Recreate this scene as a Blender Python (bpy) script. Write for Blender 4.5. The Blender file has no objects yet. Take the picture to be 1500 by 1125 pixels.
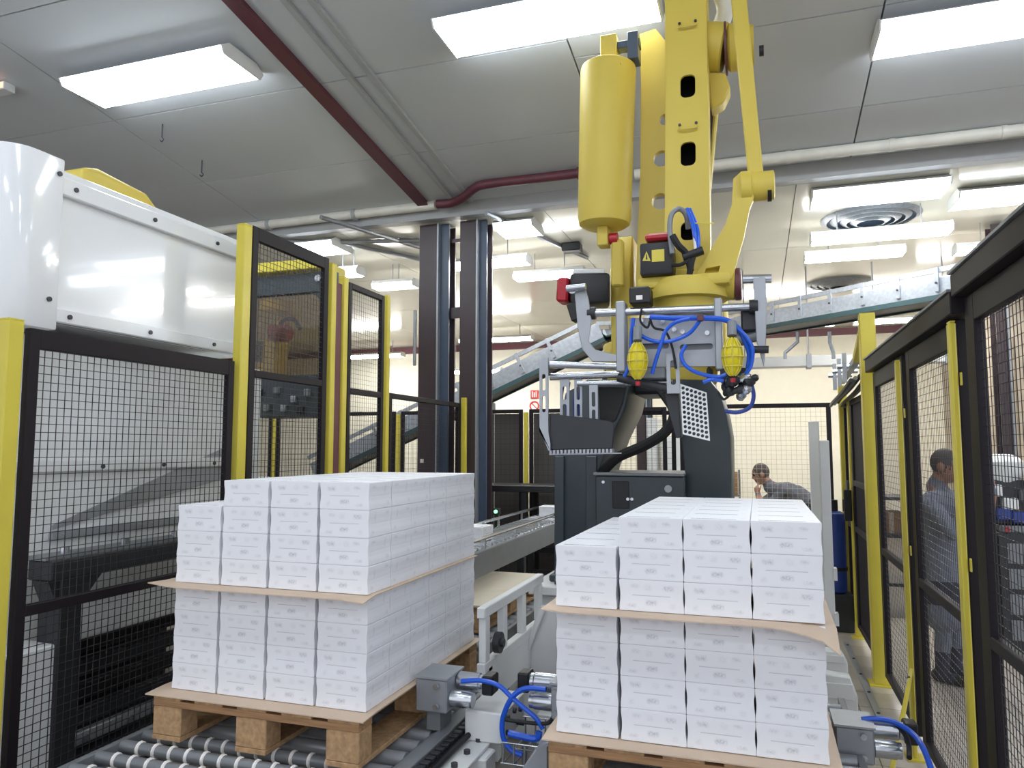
import bpy, bmesh, math, random
from mathutils import Vector, Matrix
random.seed(7)
scene = bpy.context.scene
COL = scene.collection
# ---------------------------------------------------------------- camera
F = 1080.0
CAMZ = 1.6
PITCH = math.atan2(92.5, F)
YAW = math.atan2(360.0, math.hypot(F, 92.5))
cam_d = bpy.data.cameras.new('camera')
cam_d.sensor_width = 36.0
cam_d.lens = F*36.0/1500.0
cam_d.clip_start = 0.05
cam = bpy.data.objects.new('camera', cam_d)
COL.objects.link(cam)
cam.location = (0, 0, CAMZ)
cam.rotation_euler = (math.pi/2+PITCH, 0, YAW)
scene.camera = cam
# ---------------------------------------------------------------- world and exposure
W = bpy.data.worlds.new('world')
scene.world = W
W.use_nodes = True
bg = W.node_tree.nodes['Background']
bg.inputs[0].default_value = (0.90, 0.93, 1.0, 1)
bg.inputs[1].default_value = 0.9
scene.view_settings.view_transform = 'Standard'
scene.view_settings.look = 'None'
scene.view_settings.exposure = 0.55
scene.view_settings.gamma = 1.0
scene.view_settings.use_curve_mapping = False
TUBE_NEAR = 10.5
TUBE_FAR = 30.0

# ---------------------------------------------------------------- photo ray -> world point at a chosen depth
_fw = Vector((-math.sin(YAW)*math.cos(PITCH), math.cos(YAW)*math.cos(PITCH), math.sin(PITCH)))
_rt = Vector((math.cos(YAW), math.sin(YAW), 0))
_up = _rt.cross(_fw)
def P(px, py, y=None, x=None, z=None):
    d = _fw*F + _rt*(px-750) - _up*(py-562.5)
    if y is not None: t = y/d.y
    elif x is not None: t = x/d.x
    else: t = (z-CAMZ)/d.z
    v = d*t
    return Vector((v.x, v.y, v.z+CAMZ))
# ---------------------------------------------------------------- materials
def lin(c):
    return tuple(((v/255.0)/12.92 if v/255.0 <= 0.04045 else ((v/255.0+0.055)/1.055)**2.4) for v in c)
MATS = {}
def mat(name, rgb, rough=0.5, metal=0.0, var=0.06, scale=8.0, bump=0.0, emit=0.0, ecol=(0.86, 0.93, 1.0, 1), spec=0.5, stretch=(1, 1, 1), bscale=None, coat=0.0):
    m = bpy.data.materials.new(name)
    m.use_nodes = True
    nt = m.node_tree
    b = nt.nodes['Principled BSDF']
    c = lin(rgb)
    b.inputs['Roughness'].default_value = rough
    b.inputs['Metallic'].default_value = metal
    b.inputs['Specular IOR Level'].default_value = spec
    if coat: b.inputs['Coat Weight'].default_value = coat
    tc = nt.nodes.new('ShaderNodeTexCoord')
    mp = nt.nodes.new('ShaderNodeMapping')
    mp.inputs['Scale'].default_value = stretch
    nt.links.new(tc.outputs['Object'], mp.inputs[0])
    nz = nt.nodes.new('ShaderNodeTexNoise')
    nz.inputs['Scale'].default_value = scale
    nz.inputs['Detail'].default_value = 4
    nt.links.new(mp.outputs[0], nz.inputs['Vector'])
    rp = nt.nodes.new('ShaderNodeValToRGB')
    rp.color_ramp.elements[0].position = 0.3
    rp.color_ramp.elements[1].position = 0.7
    rp.color_ramp.elements[0].color = tuple(max(0, v*(1-var)) for v in c)+(1,)
    rp.color_ramp.elements[1].color = tuple(min(1, v*(1+var)) for v in c)+(1,)
    nt.links.new(nz.outputs['Fac'], rp.inputs[0])
    nt.links.new(rp.outputs[0], b.inputs['Base Color'])
    if bump:
        bp = nt.nodes.new('ShaderNodeBump')
        bp.inputs['Strength'].default_value = bump
        bp.inputs['Distance'].default_value = 0.01
        if bscale:
            n2 = nt.nodes.new('ShaderNodeTexNoise')
            n2.inputs['Scale'].default_value = bscale
            nt.links.new(mp.outputs[0], n2.inputs['Vector'])
            nt.links.new(n2.outputs['Fac'], bp.inputs['Height'])
        else:
            nt.links.new(nz.outputs['Fac'], bp.inputs['Height'])
        nt.links.new(bp.outputs[0], b.inputs['Normal'])
    if emit:
        b.inputs['Emission Color'].default_value = ecol
        b.inputs['Emission Strength'].default_value = emit
    MATS[name] = m
    return m
M_floor = mat('floor_grout', (112, 106, 100), 0.6)
M_tile = mat('floor_tile', (176, 168, 158), 0.28, var=0.10, scale=3)
M_wall = mat('wall_cream', (240, 236, 220), 0.7, var=0.02)
M_wallr = mat('wall_right_paint', (176, 164, 148), 0.7, var=0.04)
M_ceil = mat('ceiling_panel_paint', (204, 208, 212), 0.42, var=0.025, scale=1.2)
M_ceilgap = mat('ceiling_joint', (120, 120, 116), 0.7)
M_ceilfar = mat('ceiling_far_gloss', (232, 230, 218), 0.16, var=0.02, scale=1.5)
M_fascia = mat('fascia_paint', (172, 174, 176), 0.5, var=0.03)
M_burg = mat('burgundy_paint', (98, 52, 62), 0.45)
M_brown = mat('column_paint', (70, 58, 62), 0.36, var=0.05)
M_bluegrey = mat('column_flange_paint', (70, 84, 104), 0.35)
M_pipe = mat('pipe_white', (226, 224, 214), 0.4)
M_yel = mat('yellow_paint', (212, 196, 72), 0.38, var=0.05, scale=5)
M_yelr = mat('robot_yellow', (210, 188, 80), 0.5, var=0.03, scale=4)
M_dark = mat('dark_frame_paint', (24, 18, 24), 0.55, spec=0.3)
M_black = mat('black_plastic', (26, 26, 30), 0.45)
M_wire = mat('wire_dark', (44, 40, 44), 0.45)
M_wirec = mat('wire_galvanised', (188, 182, 160), 0.5, metal=0.1)
M_white = mat('white_enamel', (236, 238, 240), 0.14, var=0.012, scale=2, coat=0.5)
M_white2 = mat('white_paint', (226, 228, 228), 0.35, var=0.02)
M_screw = mat('screw_dark', (70, 70, 76), 0.4, metal=0.6)
M_steel = mat('steel', (196, 200, 206), 0.24, metal=0.9, var=0.05)
M_alu = mat('aluminium', (164, 168, 174), 0.42, metal=0.55, var=0.05)
M_grey = mat('machine_grey', (128, 132, 136), 0.42, metal=0.25)
M_dgrey = mat('dark_grey_metal', (50, 52, 56), 0.42, metal=0.3)
M_anth = mat('anthracite_paint', (58, 68, 74), 0.38, var=0.05)
M_galv = mat('galvanised', (150, 156, 164), 0.42, metal=0.5, var=0.12, scale=30)
M_green = mat('dark_green_belt', (40, 66, 70), 0.5)
M_red = mat('red_plastic', (176, 30, 44), 0.35)
M_blue = mat('blue_hose', (30, 92, 214), 0.3)
M_blued = mat('blue_drum', (36, 62, 140), 0.4)
M_wood = mat('pallet_wood', (162, 124, 88), 0.75, var=0.22, scale=6, stretch=(1, 12, 12), bump=0.25)
M_woodx = mat('pallet_wood_end', (176, 142, 104), 0.8, var=0.25, scale=40, bump=0.3)
M_card = mat('kraft_sheet', (206, 184, 162), 0.7, var=0.05, scale=3)
M_board = mat('pale_board', (214, 204, 184), 0.6, var=0.04)
M_rubber = mat('rubber', (22, 22, 24), 0.6)
M_bulb = mat('yellow_translucent', (222, 206, 20), 0.25, var=0.08, scale=30)
M_skin = mat('skin', (158, 116, 98), 0.6)
M_hair = mat('hair', (70, 62, 62), 0.7, var=0.2, scale=60)
M_coat = mat('grey_coat', (112, 118, 130), 0.8, var=0.08, scale=12, bump=0.3)
M_coat2 = mat('dark_jacket', (92, 94, 104), 0.8, var=0.08, scale=12, bump=0.3)
M_trous = mat('trousers', (52, 54, 66), 0.8)
M_sign = mat('sign_white', (244, 240, 236), 0.5)
M_signr = mat('sign_red', (206, 50, 46), 0.5)
M_ledg = bpy.data.materials.new('led_green_lit'); M_ledg.use_nodes = True
M_ledg.node_tree.nodes['Principled BSDF'].inputs['Emission Color'].default_value = (0.1, 1, 0.25, 1)
M_ledg.node_tree.nodes['Principled BSDF'].inputs['Emission Strength'].default_value = 3
M_emred = mat('emergency_lens', (255, 180, 150), 0.4)
M_emred.node_tree.nodes['Principled BSDF'].inputs['Emission Color'].default_value = (1, .45, .3, 1)
M_emred.node_tree.nodes['Principled BSDF'].inputs['Emission Strength'].default_value = 1.2
M_tubeN = mat('tube_near', (250, 252, 255), 0.4, emit=TUBE_NEAR)
M_tubeF = mat('tube_far', (250, 252, 255), 0.4, emit=TUBE_FAR, ecol=(1.0, 0.98, 0.93, 1))
M_smoke = mat('smoked_sheet', (84, 80, 78), 0.4, var=0.1, scale=2)
M_brownbox = mat('brown_box', (150, 112, 74), 0.8, var=0.1)
M_pane = bpy.data.materials.new('tinted_pane'); M_pane.use_nodes = True
_n = M_pane.node_tree.nodes; _l = M_pane.node_tree.links
_t = _n.new('ShaderNodeBsdfTransparent'); _t.inputs[0].default_value = (.62, .55, .42, 1)  # brown tint added to darken the bright view behind the window
_g = _n.new('ShaderNodeBsdfGlossy'); _g.inputs['Roughness'].default_value = .08
_m = _n.new('ShaderNodeMixShader'); _m.inputs[0].default_value = .06
_l.new(_t.outputs[0], _m.inputs[1]); _l.new(_g.outputs[0], _m.inputs[2]); _l.new(_m.outputs[0], _n['Material Output'].inputs[0])

def carton_material():
    m = bpy.data.materials.new('carton_print'); m.use_nodes = True
    nt = m.node_tree; N = nt.nodes; L = nt.links
    b = N['Principled BSDF']; b.inputs['Roughness'].default_value = 0.55
    tc = N.new('ShaderNodeTexCoord'); sp = N.new('ShaderNodeSeparateXYZ')
    L.new(tc.outputs['Object'], sp.inputs[0])
    # normals in object space tell the faces apart
    sn = N.new('ShaderNodeSeparateXYZ'); L.new(tc.outputs['Normal'], sn.inputs[0])
    def math_(op, a, bb=None):
        n = N.new('ShaderNodeMath'); n.operation = op
        for i, v in enumerate((a, bb)):
            if v is None: continue
            if isinstance(v, (int, float)): n.inputs[i].default_value = v
            else: L.new(v, n.inputs[i])
        return n.outputs[0]
    def inside(c, c0, half, soft):
        d = math_('ABSOLUTE', math_('SUBTRACT', c, c0))
        n = N.new('ShaderNodeMapRange'); n.interpolation_type = 'SMOOTHSTEP'
        n.inputs['From Min'].default_value = half-soft; n.inputs['From Max'].default_value = half+soft
        n.inputs['To Min'].default_value = 1; n.inputs['To Max'].default_value = 0
        L.new(d, n.inputs['Value'])
        return n.outputs[0]
    X, Y, Z = sp.outputs
    def rect(u, v, u0, v0, w, h, a, soft=0.007):
        return math_('MULTIPLY', math_('MULTIPLY', inside(u, u0, w/2, soft), inside(v, v0, h/2, soft)), a)
    front = math_('GREATER_THAN', math_('ABSOLUTE', sn.outputs[1]), 0.7)
    side = math_('GREATER_THAN', math_('ABSOLUTE', sn.outputs[0]), 0.7)
    top = math_('GREATER_THAN', sn.outputs[2], 0.7)
    nz = N.new('ShaderNodeTexNoise'); nz.inputs['Scale'].default_value = 170
    L.new(tc.outputs['Object'], nz.inputs['Vector'])
    brk = N.new('ShaderNodeMapRange'); brk.inputs['From Min'].default_value = 0.25; brk.inputs['From Max'].default_value = 0.7
    L.new(nz.outputs['Fac'], brk.inputs['Value'])
    def total(lst):
        s = lst[0]
        for r in lst[1:]: s = math_('MAXIMUM', s, r)
        return s
    fm = total([rect(X, Z, -.058, .080, .034, .013, .55), rect(X, Z, .055, .084, .026, .009, .42), rect(X, Z, .0, .030, .036, .014, .6),
                rect(X, Z, .066, .018, .030, .007, .45), rect(X, Z, -.072, .022, .018, .016, .2), rect(X, Z, .01, .081, .022, .018, .18)])
    ln = rect(X, Z, .0, .053, .13, .0022, .5, .0008)
    sm = total([rect(Y, Z, -.055, .088, .03, .006, .5), rect(Y, Z, .04, .075, .006, .03, .4), rect(Y, Z, .06, .02, .02, .012, .3), rect(Y, Z, .0, .053, .16, .002, .3, .0008)])
    tm = total([rect(X, Y, -.01, -.062, .150, .013, 1.7, .003), rect(X, Y, .085, -.02, .014, .02, .2)])
    f = math_('MULTIPLY', front, math_('MAXIMUM', math_('MULTIPLY', fm, brk.outputs[0]), ln))
    s = math_('MULTIPLY', side, math_('MULTIPLY', sm, brk.outputs[0]))
    t = math_('MULTIPLY', top, math_('MULTIPLY', tm, brk.outputs[0]))
    allm = math_('MAXIMUM', f, math_('MAXIMUM', s, t))
    mx = N.new('ShaderNodeMix'); mx.data_type = 'RGBA'
    L.new(allm, mx.inputs[0])
    mx.inputs[6].default_value = lin((236, 237, 242))+(1,)
    mx.inputs[7].default_value = lin((136, 136, 148))+(1,)
    L.new(mx.outputs[2], b.inputs['Base Color'])
    return m
M_carton = carton_material()

# ---------------------------------------------------------------- mesh helpers
ORG = {}
def V(*a): return Vector(a if len(a) == 3 else a[0])
class MB:
    def __init__(s): s.v = []; s.f = []; s.m = []
    def add(s, vs, fs, mi=0):
        o = len(s.v)
        s.v += [Vector(v) for v in vs]
        s.f += [tuple(i+o for i in f) for f in fs]
        s.m += [mi]*len(fs)
        return s
    def box(s, a, b, mi=0):
        x0, x1 = sorted((a[0], b[0])); y0, y1 = sorted((a[1], b[1])); z0, z1 = sorted((a[2], b[2]))
        vs = [(x0, y0, z0), (x1, y0, z0), (x1, y1, z0), (x0, y1, z0), (x0, y0, z1), (x1, y0, z1), (x1, y1, z1), (x0, y1, z1)]
        return s.add(vs, [(3, 2, 1, 0), (4, 5, 6, 7), (0, 1, 5, 4), (1, 2, 6, 5), (2, 3, 7, 6), (3, 0, 4, 7)], mi)
    def cbox(s, c, size, mi=0):
        return s.box([c[i]-size[i]/2 for i in range(3)], [c[i]+size[i]/2 for i in range(3)], mi)
    def bar(s, p0, p1, w, h, up=(0, 0, 1), w2=None, h2=None, mi=0):
        p0 = Vector(p0); p1 = Vector(p1); d = (p1-p0).normalized(); up = Vector(up)
        r = d.cross(up)
        if r.length < 1e-4: r = d.cross(Vector((0, 1, 0)))
        r.normalize(); u = r.cross(d)
        w2 = w if w2 is None else w2; h2 = h if h2 is None else h2
        vs = []
        for p, a, bb in ((p0, w, h), (p1, w2, h2)):
            vs += [p-r*a/2-u*bb/2, p+r*a/2-u*bb/2, p+r*a/2+u*bb/2, p-r*a/2+u*bb/2]
        return s.add(vs, [(3, 2, 1, 0), (4, 5, 6, 7), (0, 1, 5, 4), (1, 2, 6, 5), (2, 3, 7, 6), (3, 0, 4, 7)], mi)
    def cyl(s, p0, p1, r, n=20, r2=None, mi=0, caps=True):
        p0 = Vector(p0); p1 = Vector(p1); d = (p1-p0).normalized()
        a = d.orthogonal().normalized(); b = d.cross(a)
        r2 = r if r2 is None else r2
        vs = []
        for p, rr in ((p0, r), (p1, r2)):
            vs += [p+(a*math.cos(2*math.pi*i/n)+b*math.sin(2*math.pi*i/n))*rr for i in range(n)]
        fs = [(i, (i+1) % n, n+(i+1) % n, n+i) for i in range(n)]
        if caps: fs += [tuple(range(n-1, -1, -1)), tuple(range(n, 2*n))]
        return s.add(vs, fs, mi)
    def lathe(s, p0, axis, prof, n=24, mi=0, caps=True):
        p0 = Vector(p0); d = Vector(axis).normalized()
        a = d.orthogonal().normalized(); b = d.cross(a)
        vs = []
        for (t, r) in prof:
            vs += [p0+d*t+(a*math.cos(2*math.pi*i/n)+b*math.sin(2*math.pi*i/n))*max(r, 1e-4) for i in range(n)]
        fs = []
        for k in range(len(prof)-1):
            fs += [(k*n+i, k*n+(i+1) % n, (k+1)*n+(i+1) % n, (k+1)*n+i) for i in range(n)]
        if caps: fs += [tuple(range(n-1, -1, -1)), tuple(range((len(prof)-1)*n, len(prof)*n))]
        return s.add(vs, fs, mi)
    def tube(s, pts, r, n=8, smooth=6, mi=0):
        pts = [Vector(p) for p in pts]
        if smooth and len(pts) > 2:
            out = []
            for i in range(len(pts)-1):
                q0 = pts[max(i-1, 0)]; q1 = pts[i]; q2 = pts[i+1]; q3 = pts[min(i+2, len(pts)-1)]
                for k in range(smooth):
                    t = k/smooth
                    out.append(0.5*((2*q1)+(q2-q0)*t+(2*q0-5*q1+4*q2-q3)*t*t+(3*q1-q0-3*q2+q3)*t**3))
            out.append(pts[-1]); pts = out
        vs = []; a = None
        for i, p in enumerate(pts):
            d = (pts[min(i+1, len(pts)-1)]-pts[max(i-1, 0)]).normalized()
            if a is None: a = d.orthogonal().normalized()
            else:
                a = (a-d*a.dot(d)); a = a.normalized() if a.length > 1e-5 else d.orthogonal().normalized()
            b = d.cross(a)
            vs += [p+(a*math.cos(2*math.pi*k/n)+b*math.sin(2*math.pi*k/n))*r for k in range(n)]
        fs = []
        for i in range(len(pts)-1):
            fs += [(i*n+k, i*n+(k+1) % n, (i+1)*n+(k+1) % n, (i+1)*n+k) for k in range(n)]
        fs += [tuple(range(n-1, -1, -1)), tuple(range((len(pts)-1)*n, len(pts)*n))]
        return s.add(vs, fs, mi)
    def prism(s, poly, vec, holes=(), mi=0):
        bm = bmesh.new()
        vec = Vector(vec)
        for loop in [poly]+list(holes):
            vs = [bm.verts.new(Vector(p)) for p in loop]
            for i in range(len(vs)): bm.edges.new((vs[i], vs[(i+1) % len(vs)]))
        if holes:
            bmesh.ops.triangle_fill(bm, use_beauty=True, use_dissolve=False, edges=bm.edges[:])
        else:
            bm.faces.new(bm.verts[:])
        r = bmesh.ops.extrude_face_region(bm, geom=bm.faces[:])
        bmesh.ops.translate(bm, vec=vec, verts=[e for e in r['geom'] if isinstance(e, bmesh.types.BMVert)])
        bmesh.ops.recalc_face_normals(bm, faces=bm.faces[:])
        bm.verts.index_update()
        s.add([v.co.copy() for v in bm.verts], [tuple(v.index for v in f.verts) for f in bm.faces], mi)
        bm.free()
        return s
    def wire(s, p0, p1, t):
        p0 = Vector(p0); p1 = Vector(p1); d = (p1-p0).normalized()
        a = d.orthogonal().normalized()*t*0.5; b = d.cross(a)
        return s.add([p0+a, p0+b, p0-a, p0-b, p1+a, p1+b, p1-a, p1-b], [(0, 1, 5, 4), (1, 2, 6, 5), (2, 3, 7, 6), (3, 0, 4, 7)])
    def build(s, name, m, parent=None, bevel=0.0, org=None, smooth=True, segs=1):
        o = Vector(org) if org is not None else (ORG[parent.name] if parent else Vector((0, 0, 0)))
        bm = bmesh.new()
        vs = [bm.verts.new(v-o) for v in s.v]
        for f, mi in zip(s.f, s.m):
            try:
                fc = bm.faces.new([vs[i] for i in f]); fc.material_index = mi
            except ValueError: pass
        bmesh.ops.recalc_face_normals(bm, faces=bm.faces[:])
        if bevel:
            es = [e for e in bm.edges if len(e.link_faces) == 2 and e.calc_face_angle(0) > 0.6]
            bmesh.ops.bevel(bm, geom=es, offset=bevel, segments=segs, affect='EDGES', profile=0.5, clamp_overlap=True)
        me = bpy.data.meshes.new(name)
        bm.to_mesh(me); bm.free()
        for mm in (m if isinstance(m, (list, tuple)) else [m]): me.materials.append(mm)
        if smooth:
            me.polygons.foreach_set('use_smooth', [True]*len(me.polygons))
            me.set_sharp_from_angle(angle=math.radians(35))
        ob = bpy.data.objects.new(name, me)
        COL.objects.link(ob)
        if parent: ob.parent = parent
        else: ob.location = o
        ORG[ob.name] = o
        return ob
def tag(o, label, cat=None, group=None, kind=None):
    o['label'] = label
    if cat: o['category'] = cat
    if group: o['group'] = group
    if kind: o['kind'] = kind
    return o
def thing(name, label, cat, loc=(0, 0, 0), group=None):
    o = bpy.data.objects.new(name, None)
    o.empty_display_size = 0.1
    COL.objects.link(o); o.location = loc
    ORG[o.name] = Vector(loc)
    return tag(o, label, cat, group)
def copy_tree(o, parent=None):
    c = o.copy(); COL.objects.link(c)
    if parent: c.parent = parent
    for ch in o.children: copy_tree(ch, c)
    return c
def rrect(c, u, v, w, h, r, n=4):
    c = Vector(c); u = Vector(u).normalized(); v = Vector(v).normalized()
    out = []
    for (sx, sy, a0) in ((1, 1, 0), (-1, 1, 90), (-1, -1, 180), (1, -1, 270)):
        for k in range(n+1):
            a = math.radians(a0+90*k/n)
            out.append(c+u*(sx*(w/2-r)+r*math.cos(a))+v*(sy*(h/2-r)+r*math.sin(a)))
    return out
def circ(c, u, v, r, n=10):
    c = Vector(c); u = Vector(u).normalized(); v = Vector(v).normalized()
    return [c+u*r*math.cos(2*math.pi*k/n)+v*r*math.sin(2*math.pi*k/n) for k in range(n)]
def struct(o, label=None):
    o['kind'] = 'structure'
    if label: o['label'] = label
    return o
EX, EY, EZ = Vector((1, 0, 0)), Vector((0, 1, 0)), Vector((0, 0, 1))
# ================================================================ SETTING
EDGE = 6.95           # where the sloping ceiling ends and the lower one begins
def zc(y): return CAMZ+2.55+0.15*(EDGE-y)
LOWZ = CAMZ+2.40
fl = struct(MB().box((-14, -5, -0.1), (9, 16.2, 0)).build('floor', M_floor), 'grey floor with pale square tiles')
tile_me = MB().cbox((0, 0, 0.002), (0.294, 0.294, 0.004)).build('tile', M_tile, fl, smooth=False)
tile_me.location = (0.10, 2.0, 0)
for i in range(10):
    for j in range(20):
        if i == 0 and j == 0: continue
        t = tile_me.copy(); COL.objects.link(t); t.location = (0.10+0.3*i, 2.0+0.3*j, 0)
struct(MB().box((-14, 16.0, 0), (9, 16.2, 4.6)).build('wall_back', M_wall), 'bright cream back wall beyond the conveyors')
wr = struct(MB().box((3.4, 6.0, 0), (3.6, 16.0, 4.2)).build('wall_right', M_wallr), 'beige wall beyond the mesh fence')
for k in range(12):
    MB().box((3.36, 9.2+0.5*k, 0.1), (3.4, 9.2+0.5*k+0.44, 3.1)).build('wall_panel', M_wallr, wr, bevel=0.008)
struct(MB().box((-14.2, -5, 0), (-14, 16.0, 5.8)).build('wall_left', M_wall), 'cream side wall')
# near ceiling: sloping, built of long panels
ce = struct(MB().add([(-14, -5, zc(-5)+.05), (9, -5, zc(-5)+.05), (9, EDGE, zc(EDGE)+.05), (-14, EDGE, zc(EDGE)+.05),
                      (-14, -5, zc(-5)+.15), (9, -5, zc(-5)+.15), (9, EDGE, zc(EDGE)+.15), (-14, EDGE, zc(EDGE)+.15)],
                     [(0, 1, 2, 3), (7, 6, 5, 4), (0, 4, 5, 1), (1, 5, 6, 2), (2, 6, 7, 3), (3, 7, 4, 0)]).build('ceiling', M_ceilgap, smooth=False),
            'sloping pale grey panel ceiling above the robot cell')
xs = [-13.9, -11.45, -9.4, -7.35, -5.3, -3.25, -1.2, 0.85, 2.9, 4.95, 7.0, 8.95]
ys = [-5, -3.7, -2.5, -1.3, -0.1, 1.1, 2.3, 3.6, 4.85, 5.97, EDGE]
for i in range(len(xs)-1):
    off = 0.0 if xs[i] < -3 else 0.2
    for j in range(len(ys)-1):
        g = 0.006
        y0 = ys[j]+g+(off if 0 < j else 0); y1 = ys[j+1]-g+(off if j+1 < len(ys)-1 else 0)
        x0 = xs[i]+g; x1 = xs[i+1]-g
        vs = [(x0, y0, zc(y0)), (x1, y0, zc(y0)), (x1, y1, zc(y1)), (x0, y1, zc(y1)), (x0, y0, zc(y0)+.052), (x1, y0, zc(y0)+.052), (x1, y1, zc(y1)+.052), (x0, y1, zc(y1)+.052)]
        MB().add(vs, [(0, 1, 2, 3), (7, 6, 5, 4), (0, 4, 5, 1), (1, 5, 6, 2), (2, 6, 7, 3), (3, 7, 4, 0)]).build('ceiling_panel', M_ceil, ce, smooth=False)
# fascia and lower glossy ceiling
struct(MB().box((-14, EDGE, LOWZ), (9, EDGE+0.12, zc(EDGE)+.15)).build('trim_1', M_fascia), 'grey fascia band where the ceiling steps down')
cf = struct(MB().box((-14, EDGE+0.12, LOWZ+0.03), (9, 16.2, LOWZ+0.15)).build('ceiling', M_ceilgap), 'glossy white lower ceiling with reflections of lamps')
fx = [-14, -11.6, -9.2, -6.8, -4.4, -2.0, 0.4, 2.8, 5.2, 9]
for i in range(len(fx)-1):
    for j in range(4):
        y0 = EDGE+0.12+2.26*j
        MB().box((fx[i]+.004, y0+.004, LOWZ), (fx[i+1]-.004, y0+2.252, LOWZ+.035)).build('ceiling_panel', M_ceilfar, cf, smooth=False)
struct(MB().box((-14, 15.9, LOWZ-0.16), (3.4, 16.0, LOWZ-0.02)).build('trim_2', M_burg), 'dark burgundy trim along the top of the back wall')
# dark beam down the sloping ceiling
def slopebar(x, w, h, y0, y1, m, label, name='ceiling_beam', cat='beam'):
    a = Vector((x, y0, zc(y0)-h/2-.001)); b = Vector((x, y1, zc(y1)-h/2-.001))
    t = thing(name, label, cat, (x, y1, zc(y1)))
    MB().bar(a, b, w, h).build('web', m, t)
    MB().bar(a-EZ*h/2, b-EZ*h/2, w*1.25, 0.012).build('flange', m, t)
    return t
slopebar(-3.25, 0.09, 0.05, -4.5, EDGE-.02, M_burg, 'dark burgundy beam running down the sloping ceiling')
for x, lab in ((-2.92, 'thin grey cable trunking on the ceiling next to the burgundy beam'), (-2.74, 'thin grey cable trunking on the ceiling farther from the burgundy beam')):
    slopebar(x, 0.035, 0.03, -4.5, EDGE-.02, M_fascia, lab, 'cable_trunking', 'trunking')
# pipes along the fascia
def PS(px, py, off):      # point on the sloping ceiling, dropped by off
    d = P(px, py, y=1.0)-Vector((0, 0, CAMZ))
    t = (2.55+.15*EDGE-off)/(d.z+.15*d.y)
    return d*t+Vector((0, 0, CAMZ))
pa_, pb_ = PS(930, 256, .055), PS(1560, 184, .055)
pb_.y = pa_.y; pb_.z = pa_.z
wp = thing('ceiling_pipe', 'white pipe along the ceiling edge right of the robot', 'pipe', pa_)
MB().cyl(pa_, pb_, 0.05, 16).build('tube', M_pipe, wp)
for k in range(4):
    q = pa_.lerp(pb_, .15+.24*k)
    MB().lathe(q, (1, 0, 0), [(0, .049), (0, .055), (.04, .055), (.04, .049)], 16).build('clamp', M_pipe, wp)
wp = thing('ceiling_pipe', 'pale pipe along the ceiling edge left of the brown columns', 'pipe', (-6.2, EDGE-0.07, CAMZ+2.53))
MB().cyl((-9, EDGE-0.07, CAMZ+2.50), (-3.12, EDGE-0.07, CAMZ+2.52), 0.05, 14).build('tube', M_pipe, wp)
for k in range(4):
    MB().lathe((-7.4+1.1*k, EDGE-0.07, CAMZ+2.51), (1, 0, 0), [(0, .053), (0, .062), (.04, .062), (.04, .053)], 14).build('clamp', M_fascia, wp)
bpts = [PS(640, 299, .07), PS(662, 297, .07), PS(680, 288, .06), PS(695, 276, .06), PS(712, 270, .06), PS(780, 262, .06), PS(846, 254, .06)]
bp = thing('burgundy_pipe', 'burgundy pipe with a bend below the ceiling edge', 'pipe', bpts[0])
MB().tube(bpts, 0.045, 12, 6).build('tube', M_burg, bp)
MB().lathe(bpts[-1], (1, 0, 0), [(0, .045), (0, .058), (.05, .058), (.05, .03)], 14).build('end_collar', M_burg, bp)
# steel columns (two H sections with tie plates)
def hcol(x0, x1, y, h, label, ties=()):
    t = thing('steel_column', label, 'column', ((x0+x1)/2, y, 0))
    xm = x0+(x1-x0)*0.62
    MB().box((x0, y, 0), (xm, y+0.016, h)).build('front_flange', M_brown, t, bevel=.002)
    MB().box((xm-0.02, y+.016, 0), (xm-.005, y+.2, h)).build('web', M_brown, t)
    MB().box((xm+.012, y-0.03, 0), (xm+.03, y+.22, h)).build('edge_strip', M_alu, t)
    MB().box((xm+.03, y+.03, 0), (x1, y+.06, h)).build('side_flange', M_bluegrey, t, bevel=.002)
    MB().box((x0, y+.2, 0), (x1, y+.216, h)).build('rear_flange', M_brown, t)
    MB().box((x0-.05, y-.05, 0), (x1+.05, y+.26, .02)).build('base_plate', M_brown, t)
    return t
yC = EDGE+0.16
a = P(613, 500, y=yC).x; b = P(655, 500, y=yC).x
c1 = hcol(a, b, yC, LOWZ-0.005, 'brown steel column with a small white tag, nearer the left fence')
q = P(617, 675, y=yC); MB().box((q.x-.012, yC-.006, q.z-.02), (q.x+.03, yC-.001, q.z+.02)).build('paper_tag', M_sign, c1)
q = P(608, 488, y=yC); MB().box((q.x-.02, yC-.01, q.z-.35), (q.x+.01, yC+.02, q.z+.25)).build('conduit_cover', M_alu, c1, bevel=.006)
a2 = P(673, 500, y=yC).x; b2 = P(711, 500, y=yC).x
hcol(a2, b2, yC, LOWZ-0.005, 'brown steel column standing nearer the robot')
for py, hh in ((348, .03), (452, .09)):
    z = P(665, py, y=yC).z
    tag(MB().box((b+.003, yC+.08, z-hh), (a2-.003, yC+.10, z+hh*.3)).build('tie_plate', M_brown, None, org=(b, yC+.08, z)),
        'small %s tie plate between the two brown columns' % ('upper' if py < 400 else 'lower wider'), 'plate')
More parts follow.
